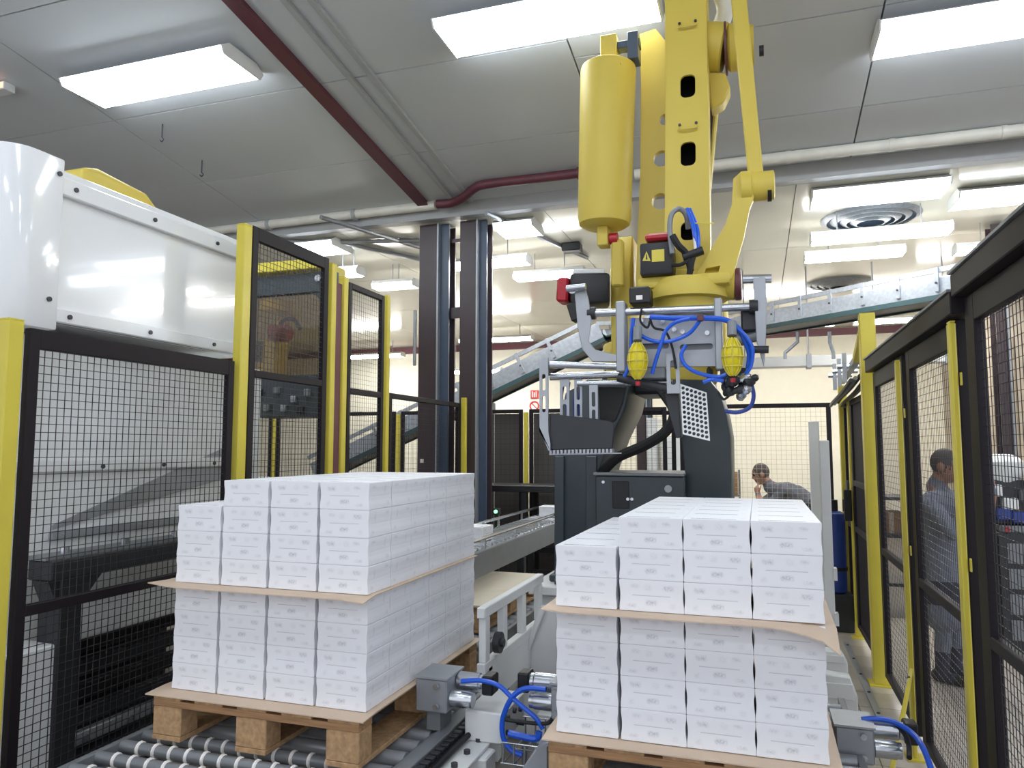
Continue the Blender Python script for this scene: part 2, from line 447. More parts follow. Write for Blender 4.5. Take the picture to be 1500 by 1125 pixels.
# ================================================================ LAMPS
def lamp(x0, x1, y, z, tilt, m, label, group, hang=0.0, w=0.22):
    t = thing('fluorescent_lamp', label, 'lamp', ((x0+x1)/2, y, z), group)
    MB().prism([(x0, y-w/2, z+.05), (x0, y-w/3, z+.10), (x0, y+w/3, z+.10), (x0, y+w/2, z+.05)], (x1-x0, 0, 0)).build('housing', M_white2, t)
    for s in (-1, 1):
        MB().cyl((x0+.02, y+s*w*.22, z+.028), (x1-.02, y+s*w*.22, z+.028), 0.02, 10).build('tube', m, t)
    MB().prism([(x0+.01, y-w/2+.008, z+.048), (x0+.01, y-w*.42, z+.0), (x0+.01, y+w*.42, z+.0), (x0+.01, y+w/2-.008, z+.048)], (x1-x0-.02, 0, 0)).build('diffuser', m, t)
    for xe in (x0-.006, x1-.006):
        MB().prism([(xe, y-w/2-.004, z+.05), (xe, y-w*.44, z-.004), (xe, y+w*.44, z-.004), (xe, y+w/2+.004, z+.05), (xe, y+w/3, z+.102), (xe, y-w/3, z+.102)], (.012, 0, 0)).build('end_cap', M_white2, t)
    if hang:
        for xe in (x0+.25, x1-.25):
            MB().cyl((xe, y, z+.10), (xe, y, z+.10+hang), 0.006, 6).build('hanger_rod', M_alu, t)
    return t
G1 = 'lamps on the sloping ceiling'
for x0, x1, y, lab in ((-5.08, -3.55, 4.35, 'bright ceiling lamp over the white machine'), (-1.98, -0.52, 4.50, 'bright ceiling lamp behind the top of the robot arm'),
                       (0.82, 2.4, 5.25, 'bright ceiling lamp at top right, right of the robot'), (-5.1, -3.5, 1.2, 'ceiling lamp overhead left behind the view'),
                       (-1.9, -0.3, 1.2, 'ceiling lamp overhead centre behind the view'), (1.2, 2.8, 1.2, 'ceiling lamp overhead right behind the view'), (-1.9, -0.3, -2.2, 'ceiling lamp far behind the view'), (1.2, 2.8, -2.2, 'ceiling lamp far behind the view to the right'),
                       (4.2, 5.8, 1.2, 'ceiling lamp far right of the view'), (4.2, 5.8, 4.5, 'ceiling lamp outside the right fence')):
    lamp(x0, x1, y, zc(y)-.13, 0, M_tubeN, lab, G1, 0.03, w=0.46)
G2 = 'lamps hanging below the glossy lower ceiling'
zl = LOWZ-.32
for pa, pb, py, lab in ((1190, 1385, 349, 'far lamp just under the larger round vent'), (1180, 1320, 378, 'far lamp between the two round vents'), (1405, 1560, 366, 'far lamp at the right edge above the conveyor'),
                        (655, 780, 390, 'far lamp seen between and right of the brown columns'), (750, 860, 407, 'far lamp left of the robot body'), (545, 614, 422, 'far lamp just left of the brown columns'),
                        (488, 532, 404, 'short far lamp above the left mesh panel'), (1345, 1400, 468, 'small far lamp below the overhead conveyor at right'),
                       ):
    a = P(pa, py, z=zl); b = P(pb, py, z=zl)
    y = (a.y+b.y)/2
    zz_ = zl
    if y > 12.5:
        y = 12.3; a = P(pa, py, y=y); b = P(pb, py, y=y); zz_ = a.z
    lamp(a.x, b.x, y, zz_, 0, M_tubeF, lab, G2, LOWZ-zz_-.10, w=0.24)
for pa, pb, py, lab in ((1192, 1382, 284, 'glowing panel imitating a ceiling reflection close behind the fascia at right'), (1405, 1600, 290, 'glowing panel imitating a ceiling reflection behind the fascia at the right edge'), (712, 776, 326, 'flush ceiling lamp close behind the fascia by the brown columns'), (385, 470, 350, 'flush ceiling lamp behind the fascia above the left mesh panels')):  # the two at right glow in place of blurred reflections on the ceiling
    a = P(pa, py, z=LOWZ-.105); b = P(pb, py, z=LOWZ-.105)
    lamp(a.x, b.x, max((a.y+b.y)/2, 7.36), LOWZ-.105, 0, M_tubeN, lab, G2, 0, w=0.48)
for pa, pb, py, lab in ((500, 590, 526, 'most distant lamp low in front of the left back wall'), (652, 735, 548, 'most distant lamp seen between the brown columns')):
    a = P(pa, py, y=14.8); b = P(pb, py, y=14.8)
    lamp(a.x, b.x, 14.8, a.z, 0, M_tubeF, lab, G2, LOWZ-a.z-.10, w=0.24)
for x0, x1, y, lab in ((-.2, 1.3, 13.6, 'added unseen lamp behind the overhead conveyor, brightening the back wall'), (1.6, 3.0, 13.6, 'added lamp brightening the back wall beyond the right fence'), (-2.4, -.9, 13.6, 'added lamp brightening the back wall behind the robot'), (-5.6, -4.1, 13.6, 'added lamp brightening the back wall beyond the brown columns')):  # row of lamps added to brighten the back wall
    lamp(x0, x1, y, zl, 0, M_tubeF, lab, G2, LOWZ-zl-.10, w=0.24)
# round air diffusers
for px, py, rpx, lab in ((1275, 322, 68, 'larger round ceiling air vent nearer the fascia'), (1229, 417, 46, 'smaller looking round ceiling air vent above the conveyor')):
    c = P(px, py, z=LOWZ-.03); r = (P(px+rpx, py, z=LOWZ-.03)-c).length
    t = thing('air_diffuser', lab, 'air vent', (c.x, c.y, LOWZ), 'round ceiling vents')
    for k, rr in enumerate((1.0, .8, .6, .4)):
        z0 = LOWZ-.005-.012*k
        MB().lathe((c.x, c.y, z0), (0, 0, -1), [(0, r*rr), (.03, r*rr-.05), (.03, r*rr-.062), (0, r*rr-.012), (0, r*rr)], 40, caps=False).build('ring', M_galv, t)
    MB().lathe((c.x, c.y, LOWZ-.004), (0, 0, -1), [(0, r*.95), (.003, r*.95)], 32).build('back_plate', M_bluegrey, t)
# conduits below the lower ceiling
def conduit(pts, r, lab, m=M_alu):
    o = MB().tube(pts, r, 8, 0).build('conduit', m, None, org=pts[0]); return tag(o, lab, 'conduit')
conduit([P(470, 318, z=LOWZ-.027), P(614, 362, z=LOWZ-.027)], .025, 'thin ceiling conduit left of the brown columns, upper one')
conduit([P(500, 355, z=LOWZ-.027), P(614, 380, z=LOWZ-.027)], .025, 'thin ceiling conduit left of the brown columns, lower one')
conduit([P(712, 312, z=LOWZ-.027), P(860, 378, z=LOWZ-.027)], .025, 'pale ceiling conduit running from the columns behind the robot')
conduit([P(380, 352, z=LOWZ-.027), P(470, 355, z=LOWZ-.027), P(615, 352, z=LOWZ-.027)], .025, 'thin ceiling conduit crossing above the left mesh panels')
q = P(838, 363, z=LOWZ-.052)
tag(MB().cbox(q, (.22, .16, .1)).build('junction_box', M_dgrey, None, bevel=.01, org=q), 'small dark junction box on the far ceiling conduit', 'box')
q = P(4, 86, y=4.2); q.z = zc(4.2)
el_ = thing('emergency_lamp', 'small reddish emergency lamp at the left edge of the ceiling', 'lamp', q)
MB().box((q.x-.14, q.y-.05, q.z-.07), (q.x+.10, q.y+.05, q.z-.001)).build('housing', M_white2, el_, bevel=.006)
MB().box((q.x-.13, q.y-.056, q.z-.06), (q.x+.09, q.y-.05, q.z-.015)).build('lens', M_emred, el_)
for px, py, lab in ((237, 208, 'thin ceiling hook above the white machine'), (295, 262, 'small ceiling hook nearer the mesh panels')):
    yy = 5.0 if px < 250 else 5.6
    q = P(px, py, y=yy)
    t = thing('ceiling_hook', lab, 'hook', (q.x, yy, zc(yy)))
    MB().cyl((q.x, yy, zc(yy)), (q.x, yy, zc(yy)-.12), .006, 8).build('rod', M_screw, t)
    MB().tube([(q.x, yy, zc(yy)-.12), (q.x+.02, yy, zc(yy)-.14), (q.x, yy, zc(yy)-.16), (q.x-.02, yy, zc(yy)-.14)], .005, 6, 4).build('hook_end', M_screw, t)
# sign on the back wall
q = P(783, 578, y=15.98)
s = thing('fire_sign', 'white and red fire notice on the cream back wall', 'sign', (q.x, 15.98, q.z))
MB().box((q.x-.09, 15.965, q.z-.09), (q.x+.09, 15.995, q.z+.10)).build('upper_plate', M_signr, s)
for dx, w, z0, z1 in ((-.045, .022, -.06, .07), (.0, .022, -.06, .05), (.045, .022, -.06, .07)):
    MB().box((q.x+dx-w/2, 15.955, q.z+z0), (q.x+dx+w/2, 15.965, q.z+z1)).build('pictogram', M_sign, s)
MB().box((q.x-.13, 15.97, q.z-.40), (q.x+.13, 15.995, q.z-.12)).build('lower_plate', M_sign, s)
c = Vector((q.x, 15.95, q.z-.26))
MB().prism(circ(c, EX, EZ, .115, 20), (0, .02, 0), [circ(c, EX, EZ, .085, 20)]).build('ring', M_signr, s)
MB().bar(c+Vector((-.07, .01, .07)), c+Vector((.07, .01, -.07)), .02, .02).build('slash', M_signr, s)
# ================================================================ PALLETS, SHEETS, CARTONS
def pallet(x0, x1, y0, y1, ztop, h, label):
    t = thing('pallet', label, 'pallet', ((x0+x1)/2, (y0+y1)/2, ztop-h))
    w = x1-x0; bw = 0.135; gap = (w-5*bw)/4
    tb = 0.022
    for k in range(5):
        MB().box((x0+k*(bw+gap), y0, ztop-tb), (x0+k*(bw+gap)+bw, y1, ztop)).build('top_board', M_woodx, t, bevel=.002)
    for k in range(3):
        yy = y0+k*(y1-y0-.1)/2
        MB().box((x0, yy, ztop-2*tb-.004), (x1, yy+.10, ztop-tb)).build('cross_board', M_wood, t, bevel=.002)
        for j in range(3):
            xx = x0+j*(w-.14)/2
            MB().box((xx, yy+.0 if k == 0 else yy, ztop-h+.02), (xx+.14, yy+.10, ztop-2*tb-.004)).build('block', M_woodx, t, bevel=.004)
    for j in range(3):
        xx = x0+j*(w-.14)/2
        MB().box((xx, y0, ztop-h), (xx+.14, y1, ztop-h+.02)).build('bottom_board', M_woodx, t, bevel=.002)
    return t
def sheet(name, x0, x1, y0, y1, z, label, curl, m=M_card, th=.004):
    # a thin board with its corners bent the way the photo shows
    nx, ny = 20, 12
    mb = MB(); vs = []
    for s in (0, 1):
        for i in range(nx+1):
            for j in range(ny+1):
                u = i/nx; v = j/ny
                vs.append((x0+(x1-x0)*u, y0+(y1-y0)*v, z+th*s+curl(u, v)))
    n1 = (nx+1)*(ny+1); fs = []
    def ix(i, j, s): return s*n1+i*(ny+1)+j
    for i in range(nx):
        for j in range(ny):
            fs += [(ix(i, j, 1), ix(i+1, j, 1), ix(i+1, j+1, 1), ix(i, j+1, 1)), (ix(i, j, 0), ix(i, j+1, 0), ix(i+1, j+1, 0), ix(i+1, j, 0))]
    for i in range(nx):
        fs += [(ix(i, 0, 0), ix(i+1, 0, 0), ix(i+1, 0, 1), ix(i, 0, 1)), (ix(i, ny, 0), ix(i, ny, 1), ix(i+1, ny, 1), ix(i+1, ny, 0))]
    for j in range(ny):
        fs += [(ix(0, j, 0), ix(0, j, 1), ix(0, j+1, 1), ix(0, j+1, 0)), (ix(nx, j, 0), ix(nx, j+1, 0), ix(nx, j+1, 1), ix(nx, j, 1))]
    o = mb.add(vs, fs).build(name, m, None, org=((x0+x1)/2, (y0+y1)/2, z))
    return tag(o, label, 'cardboard')
CW, CD, CH = 0.2190, 0.1850, 0.1055
def carton_mesh():
    mb = MB(); lv = [0, .004, .18, .34, .5, .66, .82, .962, 1]
    ins = [.0015, 0, .0005, .0028, .0036, .0028, .0005, 0, .0015]
    vs = []
    for t, i in zip(lv, ins):
        z = t*CH if t < 1 else CH
        if t == .004: z = .003
        if t == .962: z = CH-.003
        jx = CW/2-i; jy = CD/2-i*.25
        vs += [(-jx, -jy, z), (jx, -jy, z), (jx, jy, z), (-jx, jy, z)]
    fs = [(3, 2, 1, 0)]
    for k in range(len(lv)-1):
        for c in range(4): fs.append((k*4+c, k*4+(c+1) % 4, k*4+4+(c+1) % 4, k*4+4+c))
    k = (len(lv)-1)*4
    fs.append((k, k+1, k+2, k+3))
    return mb.add(vs, fs).build('carton', M_carton, smooth=False)
carton0 = carton_mesh(); used = [False]
ORD = ['first', 'second', 'third', 'fourth', 'fifth', 'sixth', 'seventh', 'eighth']
COLN = ['leftmost', 'second', 'third', 'rightmost']
ROWN = ['front row', 'second row back', 'third row back', 'fourth row back', 'fifth row back', 'rear row']
def put_carton(x, y, z, rot, label, group):
    if not used[0]: o = carton0; used[0] = True
    else:
        o = carton0.copy(); COL.objects.link(o)
    o.location = (x, y, z); o.rotation_euler = (0, 0, rot)
    tag(o, label, 'carton', group)
def stack(xc, y0, pitch, zlow, zup, nup, side, which):
    for c in range(4):
        for r in range(6):
            for l in range(4+nup[c]):
                top = (l == 3+nup[c])
                if not (r == 0 or top or c in side or (c == 1 and l >= 3+nup[0])): continue
                z = zlow+l*.1065 if l < 4 else zup+(l-4)*.1065
                jx = random.uniform(-.0004, .0004); jy = random.uniform(-.0015, .0005)
                rot = 0 if (l+c) % 2 == 0 or top else math.pi
                put_carton(xc[c]+jx, y0+CD/2+r*pitch+jy, z, rot,
                           'white printed carton on the %s pallet, %s layer up, %s column, %s' % (which, ORD[l], COLN[c], ROWN[r]), 'white cartons stacked on the %s pallet' % which)
# left pallet
ZB = 0.605
pallet(-2.37, -1.42, 2.49, 3.69, ZB-.006, .18, 'wooden pallet under the left stack of white cartons')
sheet('cardboard_sheet', -2.40, -1.395, 2.475, 3.705, ZB-.005, 'brown cardboard sheet on the left pallet below the bottom cartons', lambda u, v: -.006*max(0, (.06-v)/.06))
ZM = ZB+.428
sheet('cardboard_sheet', -2.41, -1.405, 2.475, 3.66, ZM, 'brown cardboard interlayer halfway up the left carton stack',
      lambda u, v: max(0, (.055-v)/.055)*(-.006+.012*max(0, (.12-u)/.12)-.008*max(0, (u-.9)/.1)))
xl = [-2.34+.23*(k+.5) for k in range(4)]
stack(xl, 2.55, .1863, ZB, ZM+.005, [3, 4, 4, 4], (3,), 'left')
# right pallet
pallet(-.715, .20, 2.55, 3.75, ZB-.006, .18, 'wooden pallet under the right stack of white cartons')
sheet('cardboard_sheet', -.735, .225, 2.535, 3.765, ZB-.005, 'pale cardboard sheet on the right pallet below the bottom cartons', lambda u, v: -.006*max(0, (.06-v)/.06))
sheet('cardboard_sheet', -.735, .225, 2.525, 3.73, ZM, 'pale cardboard interlayer with a drooping corner in the right carton stack',
      lambda u, v: max(0, (.06-v)/.06)*(-.004+.006*max(0, (.1-u)/.1)-.05*max(0, (u-.75)/.25)**2)-.02*max(0, (u-.955)/.045)*max(0, 1-v*1.5))
xr = [-.589, -.3605, -.1405, .0795]
stack(xr, 2.60, .1863, ZB, ZM+.005, [2, 3, 3, 3], (0, 3), 'right')
# waiting pallet farther back with a pale board on it
pallet(-2.64, -1.66, 4.42, 5.62, .60, .16, 'empty wooden pallet waiting behind the left stack')
sheet('board_sheet', -2.65, -1.645, 4.40, 5.64, .601, 'pale smooth board lying on the waiting empty pallet', lambda u, v: 0.0, M_board, .012)
# cartons on the infeed conveyor
for k, (y, dx) in enumerate(((5.35, 0.0), (7.4, .02))):
    put_carton(-2.06+dx, y, .895, math.pi/2, ['white carton riding on the infeed conveyor beside the left stack', 'white carton on the infeed conveyor nearer the robot pedestal'][k], 'cartons on the infeed conveyor')
# ================================================================ ROBOT PEDESTAL AND PLINTH
yp = 4.6
def Q(px, py, y=yp): return P(px, py, y=y)
pl = thing('robot_plinth', 'white steel plinth under the grey robot pedestal', 'plinth', (-.7, 5.0, 0))
MB().box((-1.32, 4.45, .0), (-.06, 5.55, .70)).build('body', M_white2, pl, bevel=.01)
MB().box((-1.36, 4.41, .70), (-.02, 5.6, .755)).build('top_plate', M_white2, pl, bevel=.006)
for x in (-1.2, -.9, -.5, -.2):
    MB().cyl((x, 4.50, .755), (x, 4.50, .785), .018, 8).build('bolt', M_screw, pl)
pd = thing('robot_pedestal', 'dark grey cast robot pedestal with two uprights and an arched opening', 'pedestal', (-.7, 5.0, .76))
MB().box((-1.27, 4.56, .757), (-.11, 5.45, .80)).build('foot_plate', M_anth, pl and pd, bevel=.008)
# uprights drawn as outlines in the XZ plane and given real depth
up_l = [(812, 866), (876, 866), (877, 690), (895, 640), (915, 600), (922, 568), (917, 556), (860, 556), (828, 575), (815, 640)]
MB().prism([Q(*p) for p in up_l], (0, .75, 0)).build('upright', M_anth, pd, bevel=.012, segs=2)
up_r = [(1004, 866), (1070, 866), (1071, 700), (1070, 640), (1065, 610), (1055, 575), (1040, 556), (985, 556), (979, 575), (985, 610), (998, 640), (1003, 690)]
MB().prism([Q(*p) for p in up_r], (0, .75, 0)).build('upright', M_anth, pd, bevel=.012, segs=2)
for pa, pb in ((812, 826), (858, 874)):
    MB().prism([Q(pa, 862, yp-.02), Q(pb, 862, yp-.02), Q(pb, 668, yp-.02), Q(pa, 668, yp-.02)], (0, .03, 0)).build('rib', M_anth, pd, bevel=.004)
a = Q(870, 575); b = Q(1040, 530)
MB().box((a.x, yp+.25, a.z), (b.x, yp+.75, b.z)).build('top_bridge', M_anth, pd, bevel=.02)
a = Q(877, 745); b = Q(1005, 697)
MB().box((a.x, yp-.10, a.z-.55), (b.x-.001, yp+.45, b.z)).build('junction_box', M_anth, pd, bevel=.008)
jb = MB().box((a.x-.01, yp-.115, b.z), (b.x+.0, yp+.46, b.z+.018)).build('lid', M_grey, pd, bevel=.003)
c = Q(979, 716, yp-.105); MB().cyl(c, c+Vector((0, -.012, 0)), .022, 16).build('round_knob', M_alu, pd)
for px, py in ((884, 706), (920, 731), (926, 731)):
    c = Q(px, py, yp-.1); MB().cyl(c, c+Vector((0, -.01, 0)), .01, 8).build('screw', M_steel, pd)
a = Q(897, 705, yp-.1); b = Q(922, 745, yp-.1)
MB().box((a.x, yp-.108, b.z), (b.x, yp-.1, a.z)).build('access_cover', M_black, pd, bevel=.003)
tag(MB().tube([Q(882, 692, 4.62), Q(905, 670, 4.5), Q(945, 652, 4.42), Q(975, 632, 4.4), Q(988, 605, 4.42), Q(975, 580, 4.5), Q(960, 560, 4.6)], .032, 10, 6).build('cable_bundle', M_rubber, None, org=Q(882, 692, 4.62)),
    'thick black cable bundle looping up from the pedestal box', 'cable')

# ================================================================ ROBOT
rb = thing('palletizing_robot', 'large yellow palletizing robot with a balancer cylinder and link rods', 'robot', (-.55, 4.9, 2.02))
yr = 4.72
# turret: two cheeks and a round seat
c = Vector((-.62, 5.05, 2.02))
MB().cyl(c, c+Vector((0, 0, .28)), .38, 32).build('turret_base', M_yelr, rb, bevel=.015, segs=2)
for pa, pb, y0 in ((893, 925, 4.55), (1048, 1064, 4.75)):
    a = Q(pa, 340, y0); b = Q(pb, 540, y0)
    pts = [(a.x, a.z-.08), (a.x+.03, a.z), (b.x-.02, a.z), (b.x, a.z-.06), (b.x, b.z), (a.x, b.z)]
    pp = [Vector((a.x, y0, b.z)), Vector((a.x, y0+.62, b.z)), Vector((a.x, y0+.62, a.z-.35)), Vector((a.x, y0+.45, a.z)), Vector((a.x, y0+.12, a.z)), Vector((a.x, y0, a.z-.25))]
    MB().prism(pp, (b.x-a.x, 0, 0)).build('cheek', M_yelr, rb, bevel=.014, segs=2)
# rear arm (lower arm) with round holes
yb = 4.50
fr = [(930, 440), (938, 250), (939, 121), (937, 50), (960, 42), (975, 60), (985, 121), (990, 250), (992, 440)]
holes = []
for px, py, r in ((974, 175, .036), (969, 232, .052), (967, 295, .052)):
    holes.append(circ(P(px, py, y=yb), EX, EZ, r, 16))
MB().prism([P(px, py, y=yb) for px, py in fr], (0, .05, 0), holes).build('lower_arm_plate', M_yelr, rb, bevel=0)
MB().prism([P(px, py, y=yb+.05) for px, py in ((930, 440), (938, 250), (939, 121), (937, 50), (947, 46), (950, 121), (951, 250), (945, 440))], (0, .24, 0)).build('lower_arm_side', M_yelr, rb, bevel=.006)
# rear strip of the lower arm seen right of the upper arm
MB().bar(P(1030, 300, y=4.62), P(1046, 130, y=4.62), .075, .10, up=(0, 1, 0)).build('rear_link', M_yelr, rb, bevel=.01)
MB().bar(P(1044, 150, y=4.58), P(1032, 310, y=4.55), .02, .03, up=(0, 1, 0)).build('rear_link_edge', M_brown, rb)
# upper arm: hollow box with slots, from the wrist up past the elbow
A = P(1006, 415, y=3.98); B = P(1004, -75, y=4.22)
ax = (B-A).normalized(); rt_ = EX; nr = ax.cross(rt_).normalized()
if nr.y > 0: nr = -nr
Lg = (B-A).length; wA, wB = .118, .124; dp = .22
def ap(u, t, d=0): return A+rt_*u+ax*t-nr*d
def tpx(py):      # arm coordinate that projects on this picture row
    lo, hi = 0.0, Lg
    for _ in range(40):
        m = (lo+hi)/2; p = ap(0, m)-Vector((0, 0, CAMZ)); zz = p.dot(_fw); v = 562.5-F*p.dot(_up)/zz
        if v > py: lo = m
        else: hi = m
    return lo
outl = [ap(-.125, 0), ap(.125, 0), ap(.122, Lg*.3), ap(.115, Lg*.8), ap(.125, Lg), ap(-.13, Lg), ap(-.125, Lg*.88), ap(-.108, Lg*.75), ap(-.112, Lg*.3)]
hs = []
for py0, py1 in ((110, 143), (208, 243), (325, 352)):
    t0, t1 = tpx(py1), tpx(py0)
    hs.append(rrect(ap(.01, (t0+t1)/2), rt_, ax, .082, t1-t0, .03))
MB().prism(outl, -nr*.014, hs).build('upper_arm_front', M_yelr, rb)
for s in (-1, 1):
    e = [ap(s*.112-.006, 0, .014), ap(s*.112-.006, Lg, .014), ap(s*.112-.006, Lg, dp), ap(s*.112-.006, 0, dp)]
    MB().prism(e, (.012, 0, 0)).build('upper_arm_side', M_yelr, rb)
MB().prism([ap(-.106, 0, dp-.01), ap(.106, 0, dp-.01), ap(.106, Lg, dp-.01), ap(-.106, Lg, dp-.01)], -nr*.012).build('upper_arm_back', M_dgrey, rb)
for py in (38, 187):
    t = tpx(py)
    MB().tube([ap(-.035, t, -.002), ap(-.03, t-.018, -.02), ap(.05, t-.018, -.02), ap(.055, t, -.002)], .006, 6, 4).build('lifting_handle', M_yelr, rb)
    for u in (-.035, .055):
        MB().cyl(ap(u, t+.02, .0), ap(u, t+.02, -.008), .008, 8).build('bolt', M_screw, rb)
# elbow shaft and housing on the right
ye = 4.36
c0 = P(1030, 70, y=ye); c1 = P(1062, 72, y=ye); c2 = P(1104, 74, y=ye)
MB().cyl(c0, c1, .145, 28).build('elbow_housing', M_yelr, rb, bevel=.01)
MB().cyl(c1, c1+Vector((.012, 0, 0)), .15, 28).build('elbow_seal', M_burg, rb)
MB().lathe(c1+Vector((.012, 0, 0)), (1, 0, 0), [(0, .12), (.02, .135), (.10, .135), (.13, .11), (.15, .11)], 28).build('elbow_cover', M_yelr, rb)
MB().cyl(c2+Vector((.03, -.02, -.02)), c2+Vector((.055, -.02, -.02)), .03, 14).build('pivot_bolt', M_black, rb)
MB().prism([P(1036, 105, y=4.34), P(1062, 105, y=4.34), P(1070, 128, y=4.34), P(1060, 150, y=4.34), P(1042, 160, y=4.34)], (0, .12, 0)).build('elbow_bracket', M_yelr, rb, bevel=.01)
MB().tube([P(1052, -20, y=4.40), P(1062, 15, y=4.42), P(1052, 45, y=4.46)], .05, 12, 6).build('upper_crank', M_pipe, rb)
# parallel link rod on the right
T0 = P(1108, 268, y=3.93); T1 = P(1078, -45, y=4.16)
rr = MB().bar(T0, T1, .075, .05, up=(0, 1, 0), w2=.085).build('link_rod', M_yelr, rb, bevel=.008)
# wrist triangle bracket
tri = [(1074, 262), (1086, 251), (1100, 250), (1104, 262), (1104, 290), (1098, 305), (1090, 345), (1072, 408), (1012, 413), (1030, 385), (1062, 330), (1072, 300)]
yt = 3.90
hole = [P(1031, 402, y=yt), P(1034, 393, y=yt), (P(1055, 389, y=yt)), P(1052, 400, y=yt)]
MB().prism([P(px, py, y=yt) for px, py in tri], (0, .05, 0), [hole]).build('wrist_bracket', M_yelr, rb, bevel=0)
MB().prism([P(px, py, y=yt+.05) for px, py in ((1080, 300), (1098, 300), (1086, 345), (1068, 408), (1040, 410))], (0, .06, 0)).build('bracket_web', M_yelr, rb)
c = P(1098, 275, y=3.93)
MB().lathe(P(1086, 276, y=3.95), (1, 0, 0), [(0, .075), (.0, .085), (.05, .085), (.055, .075), (.16, .075), (.165, .06)], 24).build('pivot_hub', M_yelr, rb)
q = P(1124, 277, y=3.95); MB().cyl(q, q+Vector((.02, 0, 0)), .066, 20).build('pivot_cap', M_black, rb)
# wrist body and flange
wc = P(1006, 420, y=4.0)
for (p0, p1, r) in ((P(948, 418, y=4.0), P(1078, 416, y=4.0), .085),):
    MB().cyl(p0, p1, r, 24).build('wrist_axle_housing', M_yelr, rb, bevel=.008)
q = P(1076, 417, y=4.0); MB().cyl(q, q+Vector((.035, 0, 0)), .085, 24).build('wrist_end_disc', M_burg, rb, bevel=.006)
MB().lathe((wc.x, wc.y, wc.z+.02), (0, 0, -1), [(0, .20), (.04, .215), (.10, .215), (.105, .17), (.17, .165), (.175, .15)], 32).build('wrist_flange', M_yelr, rb)
MB().box((wc.x-.24, wc.y-.16, wc.z-.03), (wc.x+.23, wc.y+.14, wc.z+.035)).build('wrist_body', M_yelr, rb, bevel=.02, segs=2)
# balancer cylinder
c0 = P(891, 98, y=4.38); c1 = P(885, 334, y=4.38); d = (c1-c0); L = d.length
bl = MB().lathe(c0, d, [(0, .15), (.012, .168), (.03, .172), (L-.06, .163), (L-.02, .155), (L, .12)], 36).build('balancer_cylinder', M_yelr, rb)
a = P(882, 105, y=4.36); b = P(905, 55, y=4.36)
MB().box((a.x, 4.30, a.z), (b.x, 4.42, b.z)).build('clevis', M_yelr, bl, bevel=.006)
for px in (874, 907):
    q = P(px, 96, y=4.25); MB().cyl(q, q+Vector((0, 0, .02)), .012, 8).build('bolt', M_black, bl)
a = P(905, 75, y=4.36); b = P(938, 63, y=4.36)
MB().box((a.x, 4.33, a.z-.0), (b.x, 4.40, b.z+.02)).build('pivot_arm', M_bluegrey, rb, bevel=.004)
a = P(921, 92, y=4.36); b = P(936, 50, y=4.36)
MB().box((a.x, 4.31, a.z), (b.x, 4.43, b.z)).build('pivot_block', M_bluegrey, rb, bevel=.004)
a = P(877, 363, y=4.38); b = P(892, 333, y=4.38)
MB().box((a.x, 4.33, a.z), (b.x, 4.43, b.z)).build('rod_end', M_yelr, bl, bevel=.006)
q = P(893, 350, y=4.38); MB().cyl(q, q+Vector((.05, 0, 0)), .035, 14).build('pivot_pin', M_red, rb)
MB().bar(P(905, 352, y=4.40), P(905, 420, y=4.42), .07, .08, up=(0, 1, 0)).build('pivot_lug', M_yelr, rb, bevel=.01)
# shoulder motor on the left with a red cap
m0 = P(836, 427, y=4.45); m1 = P(893, 426, y=4.5)
mo = MB().bar(m0, m1, .20, .19, up=(0, 0, 1)).build('shoulder_motor', M_black, rb, bevel=.02, segs=2)
q = P(819, 427, y=4.45)
MB().bar(q, m0, .14, .15, w2=.15, h2=.16).build('encoder_cap', M_red, mo, bevel=.012)
MB().bar(m0+Vector((.02, -.02, .11)), m1+Vector((-.03, -.02, .11)), .12, .03).build('terminal_box', M_white2, mo, bevel=.004)
MB().bar(P(838, 445, y=4.40), P(846, 470, y=4.40), .06, .08, up=(0, 1, 0)).build('plug', M_black, mo, bevel=.006)
# wrist motor in front of the arm, black with red lid and warning labels
ym = 3.80
a = P(937, 404, y=ym); b = P(985, 352, y=ym)
mo = MB().box((a.x, ym, a.z), (b.x, ym+.16, b.z)).build('wrist_motor', M_black, rb, bevel=.014, segs=2)
a2 = P(944, 352, y=ym); b2 = P(982, 338, y=ym)
MB().box((a2.x, ym+.01, a2.z), (b2.x, ym+.15, b2.z)).build('motor_lid', M_red, mo, bevel=.012)
a2 = P(955, 384, y=ym); b2 = P(973, 365, y=ym)
MB().box((a2.x, ym-.003, a2.z), (b2.x, ym+.001, b2.z)).build('nameplate', M_yel, mo)
MB().prism([P(941, 382, y=ym-.003), P(953, 382, y=ym-.003), P(947, 368, y=ym-.003)], (0, .004, 0)).build('warning_triangle', M_yel, mo)
MB().prism([P(946, 380, y=ym-.005), P(948.4, 380, y=ym-.005), P(947.6, 372, y=ym-.005), P(946.6, 372, y=ym-.005)], (0, .003, 0)).build('warning_mark', M_black, mo)
